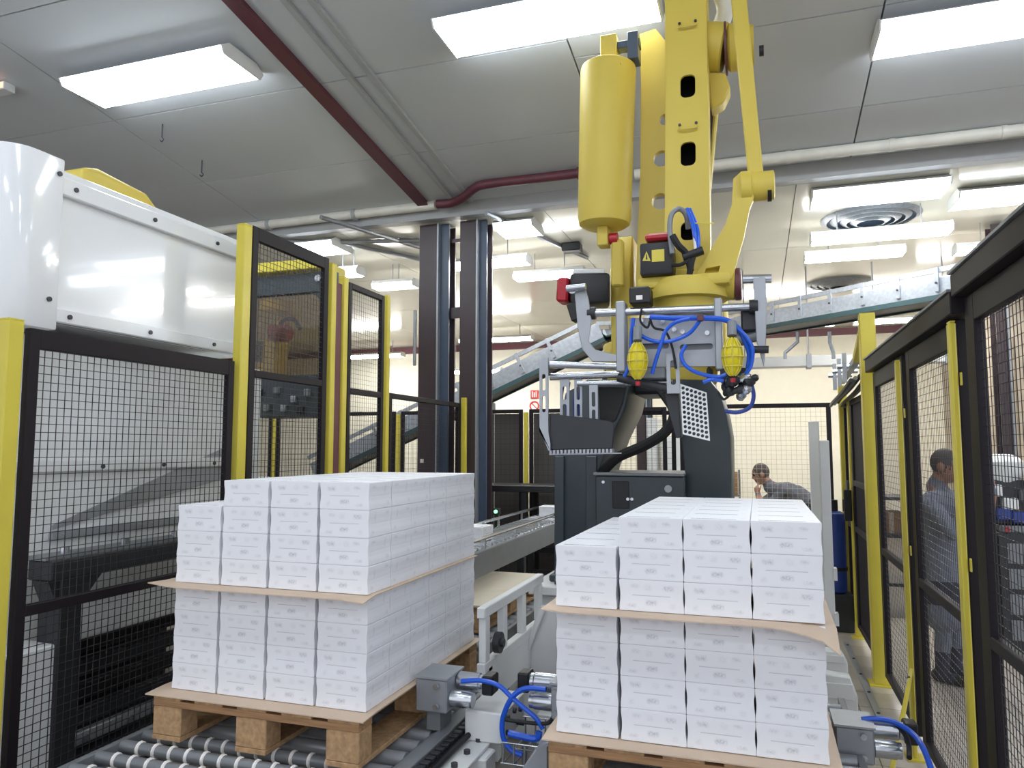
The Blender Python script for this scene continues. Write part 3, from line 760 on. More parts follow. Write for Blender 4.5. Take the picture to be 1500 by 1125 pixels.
# hoses looping out of the arm
for k, (pts, r, m) in enumerate((
    ([P(985, 372, y=3.78), P(981, 335, y=3.80), P(984, 314, y=3.82), P(995, 306, y=3.84), P(1005, 315, y=3.86), P(1008, 335, y=3.9)], .014, M_grey),
    ([P(985, 345, y=3.77), P(994, 360, y=3.77), P(1006, 373, y=3.8), P(1012, 398, y=3.82)], .017, M_rubber),
    ([P(1006, 306, y=3.86), P(1014, 325, y=3.84), P(1018, 345, y=3.82), P(1020, 368, y=3.82)], .012, M_blue),
    ([P(1010, 306, y=3.87), P(1020, 330, y=3.85), P(1023, 350, y=3.83), P(1022, 368, y=3.82)], .010, M_blue),
    ([P(1012, 312, y=3.87), P(1016, 335, y=3.83), P(1019, 372, y=3.8)], .008, M_pipe),
    ([P(1020, 366, y=3.82), P(1014, 380, y=3.81), P(1010, 402, y=3.82)], .016, M_rubber),
    ([P(985, 388, y=3.79), P(996, 388, y=3.79), P(1008, 382, y=3.8)], .010, M_rubber))):
    MB().tube(pts, r, 8, 6).build('hose', m, rb)
q = P(1012, 376, y=3.8)
MB().cyl(q+Vector((-.04, 0, 0)), q+Vector((.06, .01, .03)), .022, 12).build('hose_clamp', M_black, rb)
MB().bar(P(1018, 327, y=3.84), P(1046, 327, y=3.84), .006, .006).build('cable_tie_rod', M_yel, rb)

# ================================================================ GRIPPER
yg = 3.72
def G(px, py, dy=0.0): return P(px, py, y=yg+dy)
gr = thing('carton_gripper', 'grey pneumatic carton gripper hanging from the robot wrist', 'gripper', G(1005, 455))
gm = Vector(ORG[gr.name])
q = P(1005, 452, y=4.0)
MB().lathe(q+Vector((0, 0, .02)), (0, 0, -1), [(0, .15), (.06, .15), (.065, .11), (.2, .11)], 28).build('mounting_flange', M_alu, gr)
slots = [rrect(G(958, 507, .04), EX, EZ, .15, .03, .013), rrect(G(1020, 508, .04), EX, EZ, .16, .03, .013)]
MB().prism([G(922, 466, .04), G(1052, 464, .04), G(1054, 536, .04), G(920, 538, .04)], (0, .03, 0), slots).build('centre_plate', M_alu, gr)
a = G(925, 528, .08); b = G(1050, 478, .08)
MB().box((a.x, yg+.075, a.z), (b.x, yg+.40, b.z)).build('carriage', M_grey, gr, bevel=.01)
for pa, pb, p0, p1 in ((903, 918, 443, 545), (1046, 1060, 438, 542)):
    a = G(pa, p0); b = G(pb, p1)
    MB().box((a.x, yg-.035, b.z), (b.x, yg+.06, a.z)).build('clamp_bar', M_alu, gr, bevel=.006)
MB().cyl(G(866, 459), G(1108, 449), .020, 16).build('cross_shaft', M_steel, gr)
for px, py in ((867, 459), (1104, 449)):
    q = G(px, py); MB().cyl(q+Vector((-.02, 0, 0)), q+Vector((.02, 0, 0)), .034, 16).build('shaft_collar', M_dgrey, gr)
# left swinging arms
la = [(841, 422), (856, 418), (862, 440), (866, 470), (862, 500), (872, 512), (905, 520), (905, 530), (868, 530), (853, 512), (846, 480)]
MB().prism([G(px, py, -.03) for px, py in la], (0, .018, 0)).build('swing_arm', M_alu, gr, bevel=.003)
MB().prism([G(px, py, .28) for px, py in la], (0, .018, 0)).build('swing_arm', M_alu, gr, bevel=.003)
MB().cyl(G(838, 424, -.05), G(838, 424, .32), .022, 14).build('pivot_shaft', M_steel, gr)
MB().cyl(G(830, 423, -.06), G(858, 420, -.06), .018, 12).build('pivot_nut', M_steel, gr)
# right swing arm tapering to a point
ra = [(1103, 407), (1121, 405), (1123, 440), (1122, 500), (1119, 538), (1114, 520), (1108, 500)]
MB().prism([G(px, py, -.02) for px, py in ra], (0, .02, 0)).build('swing_arm', M_alu, gr, bevel=.003)
MB().prism([G(px, py, .28) for px, py in ra], (0, .02, 0)).build('swing_arm', M_alu, gr, bevel=.003)
MB().cyl(G(1088, 409, .02), G(1130, 408, .02), .022, 14).build('pivot_shaft', M_steel, gr)
MB().cyl(G(1100, 512, -.04), G(1126, 512, -.04), .018, 12).build('pivot_nut', M_dgrey, gr)
a = G(1086, 486, .05); b = G(1108, 448, .05)
MB().box((a.x, yg+.03, a.z), (b.x, yg+.2, b.z)).build('cylinder_block', M_dgrey, gr, bevel=.008)
MB().cyl(G(1078, 500, .08), G(1112, 490, .08), .03, 14).build('air_cylinder', M_grey, gr)
# lower left rods
for p0, p1, r, dy in (((806, 534), (912, 537), .018, 0), ((806, 552), (912, 548), .02, .10), ((846, 562), (985, 560), .014, .06)):
    MB().cyl(G(*p0, dy), G(*p1, dy), r, 14).build('guide_rod', M_steel, gr)
MB().cyl(G(905, 553, .0), G(990, 572, .0), .022, 14).build('guide_rod', M_dgrey, gr)
# slotted hangers
def slotted(pa, pb, p0, p1, dy, sl, name='slotted_hanger', th=.012):
    a = G(pa, p0, dy); b = G(pb, p1, dy)
    cx = (a.x+b.x)/2; w = abs(b.x-a.x)
    hs = [rrect(Vector((cx, yg+dy, (G(pa, s0, dy).z+G(pa, s1, dy).z)/2)), EX, EZ, w*.42, abs(G(pa, s0, dy).z-G(pa, s1, dy).z), w*.19, 3) for s0, s1 in sl]
    MB().prism([(a.x, yg+dy, a.z), (b.x, yg+dy, a.z), (b.x, yg+dy, b.z), (a.x, yg+dy, b.z)], (0, th, 0), hs).build(name, M_alu, gr)
slotted(790, 803, 524, 632, -.02, [(548, 572), (580, 604)], 'end_hanger')
MB().prism([G(790, 632, -.02), G(803, 632, -.02), G(806, 650, -.02), G(806, 660, -.02), G(803, 660, -.02), G(790, 625, -.02)], (0, .012, 0)).build('end_hanger_foot', M_alu, gr)
slotted(820, 834, 556, 618, .05, [(566, 586), (592, 610)])
slotted(841, 853, 556, 620, .08, [(566, 586), (592, 610)])
slotted(863, 876, 564, 626, .03, [(574, 596), (600, 618)])
MB().bar(G(800, 531, -.01), G(800, 531, .1), .03, .03).build('rod_bracket', M_alu, gr)
# dark clamp plate with comb teeth, spanning the depth of a carton row
dp_ = [G(806, 606), G(893, 616), G(900, 620), G(897, 657), G(804, 659)]
MB().prism(dp_, (0, .02, 0)).build('clamp_plate', M_dgrey, gr, bevel=.004)
t0 = G(804, 660); t1 = G(898, 658)
for k in range(17):
    q = t0.lerp(t1, (k+.5)/17)
    MB().box((q.x-.006, q.y-.004, q.z-.018), (q.x+.006, q.y+.06, q.z+.002)).build('comb_tooth', M_alu, gr)
MB().bar(t0+Vector((0, .01, -.02)), t1+Vector((.04, .01, -.02)), .012, .006).build('comb_strip', M_alu, gr)
# dark curtain hanging behind
MB().prism([G(876, 566, .16), G(917, 566, .16), G(912, 590, .16), (G(902, 615, .16)), G(880, 630, .16)], (0, .03, 0)).build('rubber_apron', M_rubber, gr, bevel=.004)
for k, px in enumerate((826, 834, 845, 852)):
    MB().tube([G(px, 560, .12), G(px-4, 590, .12), G(px-2, 622, .12)], .008, 6, 4).build('blue_tube', M_blued, gr)
# centre pillar and perforated plate
slotted(976, 996, 518, 576, -.03, [(528, 564)], 'centre_bracket', .02)
MB().prism([G(972, 572, .03), G(994, 570, .03), G(998, 640, .03), G(990, 642, .03), G(976, 592, .03)], (0, .08, 0)).build('pillar', M_dgrey, gr, bevel=.004)
c = [G(996, 562, -.02), G(1035, 575, -.02), G(1040, 646, -.02), G(1000, 636, -.02)]
ph = []
for i in range(6):
    for j in range(10):
        u = (i+.7)/6.4; v = (j+.7)/10.4
        p = c[0].lerp(c[1], u).lerp(c[3].lerp(c[2], u), v)
        ph.append(circ(p, EX, EZ, .0085, 8))
MB().prism(c, (0, .006, 0), ph).build('perforated_plate', M_white2, gr)
# yellow caged lamps
for px, py in ((934, 529), (1073, 523)):
    q = G(px, py, -.12)
    prof = [(-.09, .012), (-.085, .018), (-.06, .032), (-.03, .042), (.0, .045), (.035, .04), (.065, .028), (.08, .017), (.088, .010)]
    lm = MB().lathe(q, (0, 0, -1), prof, 20).build('yellow_bulb', M_bulb, gr)
    for k in range(8):
        a = 2*math.pi*k/8
        pts = [q+Vector((math.cos(a)*(r+.003), math.sin(a)*(r+.003), -t)) for t, r in prof]
        MB().tube(pts, .004, 5, 0).build('cage_wire', M_yel, lm)
    for t, r in ((-.045, .038), (.0, .046), (.045, .037)):
        MB().tube([q+Vector((math.cos(2*math.pi*k/14)*(r+.004), math.sin(2*math.pi*k/14)*(r+.004), -t)) for k in range(15)], .004, 5, 0).build('cage_ring', M_yel, lm)
    MB().cyl(q+Vector((0, 0, .10)), q+Vector((0, .02, .17)), .022, 10).build('socket', M_grey, lm)
    MB().cyl(q+Vector((0, 0, -.10)), q+Vector((0, 0, -.12)), .012, 8).build('tip', M_red, lm)
# valve cluster at lower right
for k, (px, py, r, l) in enumerate(((1070, 562, .03, .1), (1082, 556, .026, .12), (1094, 562, .03, .08), (1078, 572, .022, .09), (1090, 575, .022, .1), (1100, 555, .018, .07), (1066, 573, .016, .06))):
    q = G(px, py, -.06)
    MB().lathe(q, (1 if k % 2 else .2, -.3, .2), [(-l/2, r*.7), (-l/2+.01, r), (-l/6, r), (-l/6, r*.75), (l/6, r*.75), (l/6, r), (l/2-.01, r), (l/2, r*.6)], 10).build('fitting', [M_dgrey, M_steel, M_black][k % 3], gr)
a = G(1055, 546, -.02); b = G(1098, 530, -.02)
MB().box((a.x, yg-.03, a.z-.05), (b.x, yg+.1, a.z+.02)).build('valve_block', M_dgrey, gr, bevel=.006)
a = G(940, 556, .02); b = G(976, 538, .02)
MB().box((a.x, yg, a.z), (b.x, yg+.1, b.z)).build('valve_block', M_grey, gr, bevel=.006)
a = G(922, 446, -.02); b = G(952, 419, -.02)
cb = MB().box((a.x, yg-.03, a.z), (b.x, yg+.1, b.z)).build('camera_box', M_black, gr, bevel=.008)
a = G(931, 438, -.055); b = G(940, 431, -.055)
MB().box((a.x, yg-.036, a.z), (b.x, yg-.029, b.z)).build('sticker', M_sign, cb)
hoses = [
    [(952, 464), (985, 466), (1024, 466), (1060, 468), (1080, 480), (1092, 500), (1098, 520), (1096, 540)],
    [(928, 478), (940, 492), (960, 500), (985, 499), (1010, 488), (1026, 468)],
    [(1010, 467), (990, 472), (975, 485), (968, 505), (960, 530), (955, 548)],
    [(928, 466), (925, 490), (924, 515), (920, 540), (914, 552)],
    [(1005, 505), (998, 520), (1004, 535), (1022, 546), (1050, 552), (1064, 548)],
    [(1075, 478), (1090, 490), (1102, 510), (1100, 535), (1092, 548)],
    [(1100, 560), (1104, 580), (1098, 597), (1080, 604), (1062, 602)],
    [(1030, 560), (1042, 556), (1060, 558)]]
for k, h in enumerate(hoses):
    MB().tube([G(px, py, -.07-.01*(k % 3)) for px, py in h], .0095 if k != 0 else .013, 8, 6).build('air_hose', M_blue if k not in (6,) else M_blued, gr)
for k, h in enumerate(([(952, 466), (958, 480), (975, 486), (985, 510), (990, 540)], [(940, 452), (938, 470), (948, 480), (952, 470)], [(1070, 578), (1060, 585), (1052, 575)])):
    MB().tube([G(px, py, -.05) for px, py in h], .006, 6, 5).build('cable', M_rubber, gr)
for px, py in ((971, 472), (988, 483), (1000, 486), (940, 470), (1036, 488)):
    q = G(px, py, .035); MB().cyl(q, q+Vector((0, -.012, 0)), .012, 10).build('bolt', M_steel, gr)
q = G(1026, 466, -.09); MB().cbox(q, (.03, .03, .03)).build('tee_fitting', M_burg, gr, bevel=.003)
# ================================================================ FENCES
LASTF = ['']
def fence_panel(axis, a0, a1, fix, z0, z1, label, mid=(), fw=.045, cell=.034, wt=.0032, frame=M_dark, wire=M_wire, group='mesh fence panels', stile=None, toph=None):
    stile = stile or fw; toph = toph or fw
    mk = (lambda a, d, z: (fix+d, a, z)) if axis == 'y' else (lambda a, d, z: (a, fix+d, z))
    t = thing('mesh_fence', label, 'fence panel', mk((a0+a1)/2, 0, z0), group)
    h = .017
    MB().box(mk(a0, -h, z0), mk(a0+stile, h, z1)).build('stile', frame, t, bevel=.003)
    MB().box(mk(a1-stile, -h, z0), mk(a1, h, z1)).build('stile', frame, t, bevel=.003)
    MB().box(mk(a0+stile, -h, z1-toph), mk(a1-stile, h, z1)).build('top_rail', frame, t, bevel=.003)
    MB().box(mk(a0+stile, -h, z0), mk(a1-stile, h, z0+fw)).build('bottom_rail', frame, t, bevel=.003)
    for zm in mid:
        MB().box(mk(a0+stile, -h, zm-fw/2), mk(a1-stile, h, zm+fw/2)).build('mid_rail', frame, t, bevel=.003)
    w = MB()
    n = int((a1-a0-2*stile)/cell)
    for k in range(1, n+1):
        a = a0+stile+k*(a1-a0-2*stile)/(n+1)
        w.wire(mk(a, 0, z0+fw*.5), mk(a, 0, z1-fw*.5), wt)
    n = int((z1-z0-2*fw)/cell)
    for k in range(1, n+1):
        z = z0+fw+k*(z1-z0-2*fw)/(n+1)
        w.wire(mk(a0+stile*.5, .003, z), mk(a1-stile*.5, .003, z), wt)
    o = w.build('wire_mesh', wire, t, smooth=False); o['kind'] = 'stuff'
    LASTF[0] = t.name
    return t
def post(x, y, h, label, w=.06, d=.06, group='yellow fence posts', clips=(), side=-1):
    t = thing('fence_post', label, 'post', (x, y, 0), group)
    MB().box((x-w/2, y-d/2, .012), (x+w/2, y+d/2, h)).build('post_tube', M_yel, t, bevel=.005)
    MB().box((x-w/2-.03, y-d/2-.03, 0.004), (x+w/2+.03, y+d/2+.03, .014)).build('foot_plate', M_yel, t)
    MB().box((x-w/2+.002, y-d/2+.002, h), (x+w/2-.002, y+d/2-.002, h+.006)).build('cap', M_yel, t)
    for z in clips:
        MB().box((x-.016+side*.0, y-d/2-.03, z-.03), (x+.016, y-d/2-.001, z+.03)).build('clip', M_screw, t)
    return t
XL = -2.90
fence_panel('y', 2.27, 3.55, XL, .12, 2.10, 'tall dark mesh panel at the far left in front of the white machine', mid=(.925,), stile=.05, toph=.085, cell=.036, wt=.004)
post(XL, 2.20, 2.12, 'yellow fence post at the left edge of the view', .06, .07)
post(XL, 3.62, 2.93, 'tall yellow post at the corner of the white machine', .06, .075)
fence_panel('y', 3.68, 4.52, XL, .12, 2.95, 'tall dark mesh panel in front of the dark machine portal', mid=(2.045,), toph=.085, stile=.055, cell=.036, wt=.004)
post(XL, 4.58, 2.92, 'tall yellow post at the far edge of the dark machine portal', .055, .06)
post(XL, 4.745, 2.86, 'tall yellow post standing close beside another tall post', .055, .06)
MB_ = MB().box((XL-.012, 4.62, .1), (XL+.012, 4.705, 2.80)).build('gap_strip', M_burg, None, org=(XL, 4.66, .1))
tag(MB_, 'dark red filler strip between two close tall yellow posts', 'strip')
fence_panel('y', 4.80, 5.36, XL, .12, 2.84, 'narrow dark mesh panel behind the pair of tall posts', mid=(2.02,), cell=.036, wt=.0025)
post(XL, 5.42, 2.85, 'slim tall yellow post nearest the brown columns', .05, .055)
fence_panel('y', 5.47, 7.0, XL, .12, 2.05, 'low dark mesh panel running behind the slim tall post to the brown column', cell=.05, wt=.002)
post(XL+.05, 7.02, 2.1, 'yellow post beside the brown columns', .05, .05)
# far fence line
yf = 8.2
XF = [-6.9, -6.0, -5.1, -4.2, -3.35, -2.55, -1.72, -.9]
names = ['first', 'second', 'third', 'fourth', 'fifth', 'sixth', 'seventh']
for k in range(7):
    fence_panel('x', XF[k]+.04, XF[k+1]-.04, yf, .1, 2.04, 'distant mesh panel behind the left stack, %s from the left' % names[k], mid=(1.05,) if k < 4 else (), cell=.06, wt=.003, frame=M_dark, wire=M_wire)
    if k in (4, 5):
        for sgn in (0, 1):
            w_ = (XF[k+1]-XF[k]-.17)/2
            xa = XF[k]+.085+sgn*(w_+.004)
            MB().box((xa, yf+.02, .15), (xa+w_-.004, yf+.026, 1.99)).build('smoked_sheet', M_smoke, bpy.data.objects[LASTF[0]], bevel=.001)
    post(XF[k], yf, 2.0, 'distant yellow post behind the left stack, %s from the left' % names[k], .05, .05)
fence_panel('x', -.80, .72, yf, .004, 2.055, 'wide distant mesh panel with the bent man behind it', cell=.05, wt=.004, frame=M_dark, wire=M_wirec)
fence_panel('x', -1.66, -.85, yf+.06, .004, 2.0, 'distant mesh panel seen through the pedestal opening', cell=.06, wt=.003)
# right fence
XR = 0.77
fence_panel('y', 1.75, 3.14, XR, .10, 2.16, 'nearest mesh panel at the right edge of the view', mid=(.92,), stile=.11, toph=.10, cell=.034, wt=.0032)
post(XR-.045, 3.23, 2.08, 'slim yellow post in front of the widest dark frame at right', .022, .055, clips=())
fence_panel('y', 3.27, 4.33, XR, .10, 2.10, 'mesh panel with the standing operator behind it', mid=(.92,), stile=.085, toph=.10, cell=.034, wt=.0026)
post(XR-.045, 4.40, 2.06, 'slim yellow post between the operator and the dark gate', .022, .055)
fence_panel('y', 4.44, 5.50, XR, .10, 2.10, 'strongly foreshortened mesh panel beside the thick yellow post', mid=(.92,), stile=.085, toph=.10, cell=.034, wt=.003)
for k, (ya, yb2, lab) in enumerate(((3.16, 5.52, 'dark sliding door beam on top of the right fence'), (1.75, 3.14, 'dark raised door beam at the right edge of the view'))):
    b = thing('door_beam', lab, 'beam', (XR, ya, 2.1))
    z = 2.106 if k == 0 else 2.166
    MB().box((XR-.06, ya, z), (XR+.05, yb2, z+.085)).build('channel', M_dark, b, bevel=.004)
    MB().box((XR-.07, ya, z+.085), (XR+.05, yb2, z+.095)).build('lip', M_grey, b)
# latch plates on the wide stiles
for y, z in ((3.205, 1.86), (3.205, 1.16), (4.375, 1.78), (4.375, 1.06)):
    o = MB().cbox((XR-.025, y, z), (.006, .016, .05)).build('latch_plate', M_yel, None, bevel=.002, org=(XR-.025, y, z))
    tag(o, 'small yellow latch plate %s on the %s dark stile of the right fence' % ('high' if z > 1.5 else 'low', 'nearer' if y < 4 else 'farther'), 'latch')
# gate with the thick yellow posts
tp = post(XR-.02, 5.66, 2.53, 'thick yellow gate post right of the right carton stack', .10, .10)
post(XR-.015, 7.42, 2.16, 'far yellow gate post beside the wide distant mesh panel', .07, .08)
post(XR-.0, 6.95, 2.02, 'short yellow gate post with the dark lock box', .06, .06)
gb = thing('gate_brace', 'yellow and bare metal overhead bracket joining the gate posts', 'bracket', (XR-.02, 5.7, 2.4))
MB().bar((XR-.02, 5.71, 2.49), (XR-.02, 6.25, 2.28), .06, .06).build('diagonal', M_yel, gb, bevel=.004)
MB().bar((XR-.02, 6.25, 2.28), (XR-.02, 7.38, 2.20), .05, .05).build('arm', M_alu, gb, bevel=.004)
MB().bar((XR-.06, 5.71, 2.40), (XR-.02, 6.0, 2.15), .03, .03).build('strut', M_yel, gb)
for y in (6.5, 6.9, 7.3):
    MB().cyl((XR-.14, y, 2.25), (XR+.06, y, 2.25), .018, 8).build('cross_pin', M_steel, gb)
    MB().box((XR-.10, y-.02, 2.12), (XR-.07, y+.02, 2.36)).build('hanger', M_alu, gb)
ct = thing('cable_bundle', 'grey cable bundle sagging between the two gate posts', 'cable', (XR-.06, 6.2, 2.0))
for k in range(5):
    dx = -.12+.03*k; dz = .015*(k % 3)
    MB().tube([(XR+dx, 5.78, 2.08+dz), (XR+dx-.02, 6.2, 2.02+dz), (XR+dx-.02, 6.9, 1.99+dz), (XR+dx, 7.35, 1.98+dz)], .016, 6, 5).build('cable', [M_dgrey, M_grey, M_black][k % 3], ct)
fence_panel('y', 5.74, 6.90, XR, .10, 2.0, 'dark solid looking gate panel behind the thick yellow post', mid=(.92, 1.3), stile=.10, cell=.02, wt=.006)
fence_panel('y', 7.0, 7.36, XR, .10, 2.0, 'narrow dark gate panel beside the far yellow gate post', mid=(.92,), stile=.05, cell=.02, wt=.006)
lb = thing('lock_box', 'dark safety lock box on the short yellow gate post', 'lock', (XR-.04, 6.9, 1.0))
MB().box((XR-.09, 6.84, .98), (XR-.032, 6.915, 1.24)).build('housing', M_black, lb, bevel=.006)
MB().box((XR-.10, 6.87, 1.06), (XR-.09, 6.89, 1.16)).build('key_slot', M_screw, lb)
MB().cyl((XR-.06, 6.88, 1.24), (XR-.06, 6.88, 1.32), .01, 8).build('cable_gland', M_grey, lb)
b_ = thing('floor_rail', 'pale floor guide rail along the gate', 'rail', (XR-.12, 5.0, .004))
MB().box((XR-.15, 4.9, .006), (XR-.11, 6.7, .02)).build('rail_bar', M_alu, b_)
for k in range(5): MB().cyl((XR-.13, 5.0+.4*k, .02), (XR-.13, 5.0+.4*k, .026), .01, 8).build('screw', M_screw, b_)
br = thing('post_brace', 'yellow diagonal brace at the foot of a slim fence post', 'brace', (XR-.1, 4.3, 0))
MB().bar((XR-.05, 4.355, .45), (XR-.28, 3.75, .02), .05, .02, up=(1, 0, 0)).build('strap', M_yel, br, bevel=.003)
MB().box((XR-.33, 3.68, .006), (XR-.23, 3.78, .018)).build('foot', M_yel, br)
for c_ in ((XR-.068, 4.30, .43), (XR-.24, 3.82, .10)):
    MB().cyl(Vector(c_), Vector(c_)+Vector((-.012, 0, 0)), .012, 8).build('bolt', M_screw, br)

# ================================================================ WHITE MACHINE AT LEFT
XM = -3.15
wm = thing('white_machine', 'large glossy white sheet metal machine hood behind the left fence', 'machine', (XM-.8, 3.2, 2.15))
def Mx(px, py, dx=0): return P(px, py, x=XM+dx)
y0 = Mx(80, 300).y; y1 = 4.05; zt = 2.90; zb = 2.19
MB().box((XM-1.8, y0-.2, zb), (XM-.03, y1, zt-.02)).build('body', M_white, wm, bevel=.01)
MB().box((XM-.03, y0+.02, zb+.07), (XM-.018, y1-.05, zt-.09)).build('recessed_panel', M_white, wm)
MB().box((XM-.03, y0+.02, zt-.09), (XM+.012, y1, zt+.0)).build('top_flange', M_white, wm, bevel=.006)
MB().box((XM-.03, y0+.02, zt-.0), (XM-.005, y1, zt+.035)).build('top_lip', M_white, wm, bevel=.004)
MB().box((XM-.03, y0+.02, zb), (XM+.012, y1, zb+.07)).build('bottom_flange', M_white, wm, bevel=.006)
MB().box((XM-.03, y1-.06, zb+.07), (XM+.004, y1, zt-.09)).build('end_flange', M_white, wm, bevel=.004)
cx = XM-.10
prof = []
yb0 = Mx(4, 300).y
pil = [(XM+.02, y0+.03), (XM+.02, yb0+.13)]
for k in range(1, 7):
    a = math.radians(90*k/6); pil.append((XM+.02-.13*(1-math.cos(a)), yb0+.13-.13*math.sin(a)))
pil += [(XM-.5, yb0), (XM-.5, y0+.03)]
MB().prism([(x, y, zb-.04) for x, y in pil], (0, 0, zt-zb+.12)).build('corner_pillar', M_white, wm, bevel=.01, segs=2)
for y, z in ((y0+.0, zt+.0), (y0-.02, zb+.1)):
    MB().cyl((XM+.02, y, z), (XM+.028, y, z), .012, 10).build('screw', M_screw, wm)
for k in range(3):
    y = y0+.1+.5*k
    MB().cyl((XM+.012, y, zt-.045), (XM+.02, y, zt-.045), .012, 10).build('screw', M_screw, wm)
    MB().cyl((XM+.012, y, zb+.035), (XM+.02, y, zb+.035), .012, 10).build('screw', M_screw, wm)
MB().cyl((XM+.004, y1-.03, zb+.22), (XM+.012, y1-.03, zb+.22), .012, 10).build('screw', M_screw, wm)
for py, px in ((322, 283), (338, 318), (343, 335)):
    q = P(px, py, x=XM-.25); MB().lathe((q.x, q.y, zt-.02), (0, 0, 1), [(0, .04), (.08, .04), (.09, .045), (.12, .03)], 12).build('top_knob', M_black, wm)
# yellow cover above it (arm of the second robot)
q0 = P(118, 262, x=XM-.45); q1 = P(236, 300, x=XM-.45)
yc_ = thing('yellow_cover', 'rounded yellow robot cover rising behind the white machine hood', 'cover', (XM-.6, (q0.y+q1.y)/2, zt))
zz = zt-.02
top = max(q0.z, q1.z)+.05
ya, yb3 = q0.y, q1.y+.05
MB().prism([(XM-.45, ya, zz), (XM-.45, ya+.02, top-.01), (XM-.45, ya+.12, top+.02), (XM-.45, ya+(yb3-ya)*.75, top-.01), (XM-.45, yb3-.05, top-.09), (XM-.45, yb3, zz)], (-.35, 0, 0)).build('shell', M_yelr, yc_, bevel=.03, segs=3)
MB().box((XM-.82, ya+.05, zz), (XM-.43, yb3-.1, zz+.03)).build('rim', M_yelr, yc_)
# machine underneath, seen through the mesh
lm_ = thing('packing_machine', 'white lower machine panels seen through the left mesh panel', 'machine', (XM-.7, 3.2, 0))
zl0 = P(75, 950, x=-3.3).z
MB().box((-4.6, 2.35, zl0), (-3.30, 4.35, 2.14)).build('body', M_white2, lm_, bevel=.008)
zq = P(150, 683, x=-3.3).z
MB().box((-3.30, 2.5, zq-.02), (-3.27, 4.3, zq+.035)).build('joint_strip', M_white2, lm_, bevel=.003)
zq2 = P(150, 775, x=-3.3).z
MB().box((-3.30, 2.75, zq2-.02), (-3.275, 4.3, zq2+.02)).build('lower_strip', M_alu, lm_, bevel=.003)
for k in range(4): MB().cyl((-3.27, 2.6+.42*k, zq), (-3.262, 2.6+.42*k, zq), .012, 8).build('screw', M_screw, lm_)
MB().prism([P(75, 770, x=-3.295), P(330, 655, x=-3.295), P(330, 700, x=-3.295), P(75, 776, x=-3.295)], (.01, 0, 0)).build('slanted_guard', M_alu, lm_)
MB().box((-4.6, 2.45, .0), (-4.0, 4.3, zl0)).build('recess_shade', M_black, lm_)  # black colour stands in for the shade of the cavity under the machine
for px0, py0, px1, py1, name in ((3, 965, 76, 1130, 'front_cabinet'),):
    a = P(px0, py0, x=-3.08); b = P(px1, py1, x=-3.08)
    MB().box((-3.5, a.y-.25, 0.01), (-3.08, b.y+.0, a.z)).build(name, M_white2, lm_, bevel=.008)
dk = thing('dark_bench', 'dark grey bench beam with a T shaped leg behind the left mesh panel', 'bench', (-3.1, 3.0, 0))
a = P(60, 822, x=-3.12); b = P(300, 785, x=-3.12)
MB().box((-3.2, a.y, a.z-.09), (-3.05, 4.5, a.z)).build('beam', M_dgrey, dk, bevel=.006)
MB().box((-3.2, a.y, a.z), (-3.09, 4.5, a.z+.02)).build('beam_lip', M_grey, dk)
l0 = P(75, 850, x=-3.12); l1 = P(108, 850, x=-3.12)
MB().box((-3.19, l0.y, 0.01), (-3.06, l1.y, a.z-.09)).build('leg', M_dgrey, dk, bevel=.004)
MB().prism([(-3.17, a.y, a.z-.09), (-3.17, l1.y+.12, a.z-.09), (-3.17, l1.y, a.z-.22), (-3.17, l0.y, a.z-.22)], (.1, 0, 0)).build('gusset', M_dgrey, dk)
for k in range(4):
    MB().cyl((-3.12, a.y+.12+.35*k, a.z+.02), (-3.12, a.y+.12+.35*k, a.z+.05), .02, 8).build('bolt', M_steel, dk)
sc = thing('slat_conveyor', 'low dark slat conveyor at floor level behind the left mesh panel', 'conveyor', (-3.2, 3.1, 0))
for k in range(5):
    z = .62-.10*k
    MB().box((-3.55+.06*k, 2.55, z-.012), (-3.50+.06*k, 4.6, z+.07)).build('slat', [M_dgrey, M_black][k % 2], sc, bevel=.004)
MB().box((-3.25, 2.5, .14), (-3.20, 4.6, .20)).build('bright_rail', M_alu, sc, bevel=.004)
MB().box((-3.6, 2.5, .03), (-3.0, 4.6, .10)).build('bed', M_dgrey, sc, bevel=.006)
for k in range(7): MB().cyl((-3.2, 2.65+.28*k, .17), (-3.185, 2.65+.28*k, .17), .014, 8).build('bolt', M_steel, sc)

# dark portal with rounded window behind the second mesh panel
yd = 5.35
pm = thing('dark_portal', 'black machine portal with a rounded window behind the left mesh panel', 'machine', (P(420, 600, y=yd).x, yd, 0))
wtop = P(352, 436, y=yd).z; wbot = P(352, 552, y=yd).z; wx0 = P(357, 500, y=yd).x; wx1 = P(467, 500, y=yd).x
ox0 = P(350, 500, y=yd).x; ox1 = P(487, 500, y=yd).x; ztop_ = P(400, 404, y=yd).z
w2t = P(352, 612, y=yd).z; w2b = P(352, 706, y=yd).z
MB().box((ox0, yd, 0), (wx0, yd+.08, ztop_)).build('stile', M_anth, pm, bevel=.004)
MB().box((wx1, yd, 0), (ox1, yd+.08, ztop_)).build('stile', M_anth, pm, bevel=.004)
MB().box((wx0, yd, wtop), (wx1, yd+.08, ztop_)).build('header', M_anth, pm, bevel=.004)
MB().box((wx0, yd, w2t), (wx1, yd+.08, wbot)).build('middle_band', M_anth, pm, bevel=.004)
MB().box((wx0, yd, w2b-.3), (wx1, yd+.08, w2b)).build('lower_band', M_anth, pm, bevel=.004)
for sx, xx in ((-1, wx1), (1, wx0)):
    arc = [Vector((xx, yd+.01, wtop))]+[Vector((xx+sx*.12*(1-math.sin(math.radians(a_))), yd+.01, wtop-.12*(1-math.cos(math.radians(a_))))) for a_ in range(0, 91, 15)]
    MB().prism(arc, (0, .06, 0)).build('corner_fillet', M_anth, pm)
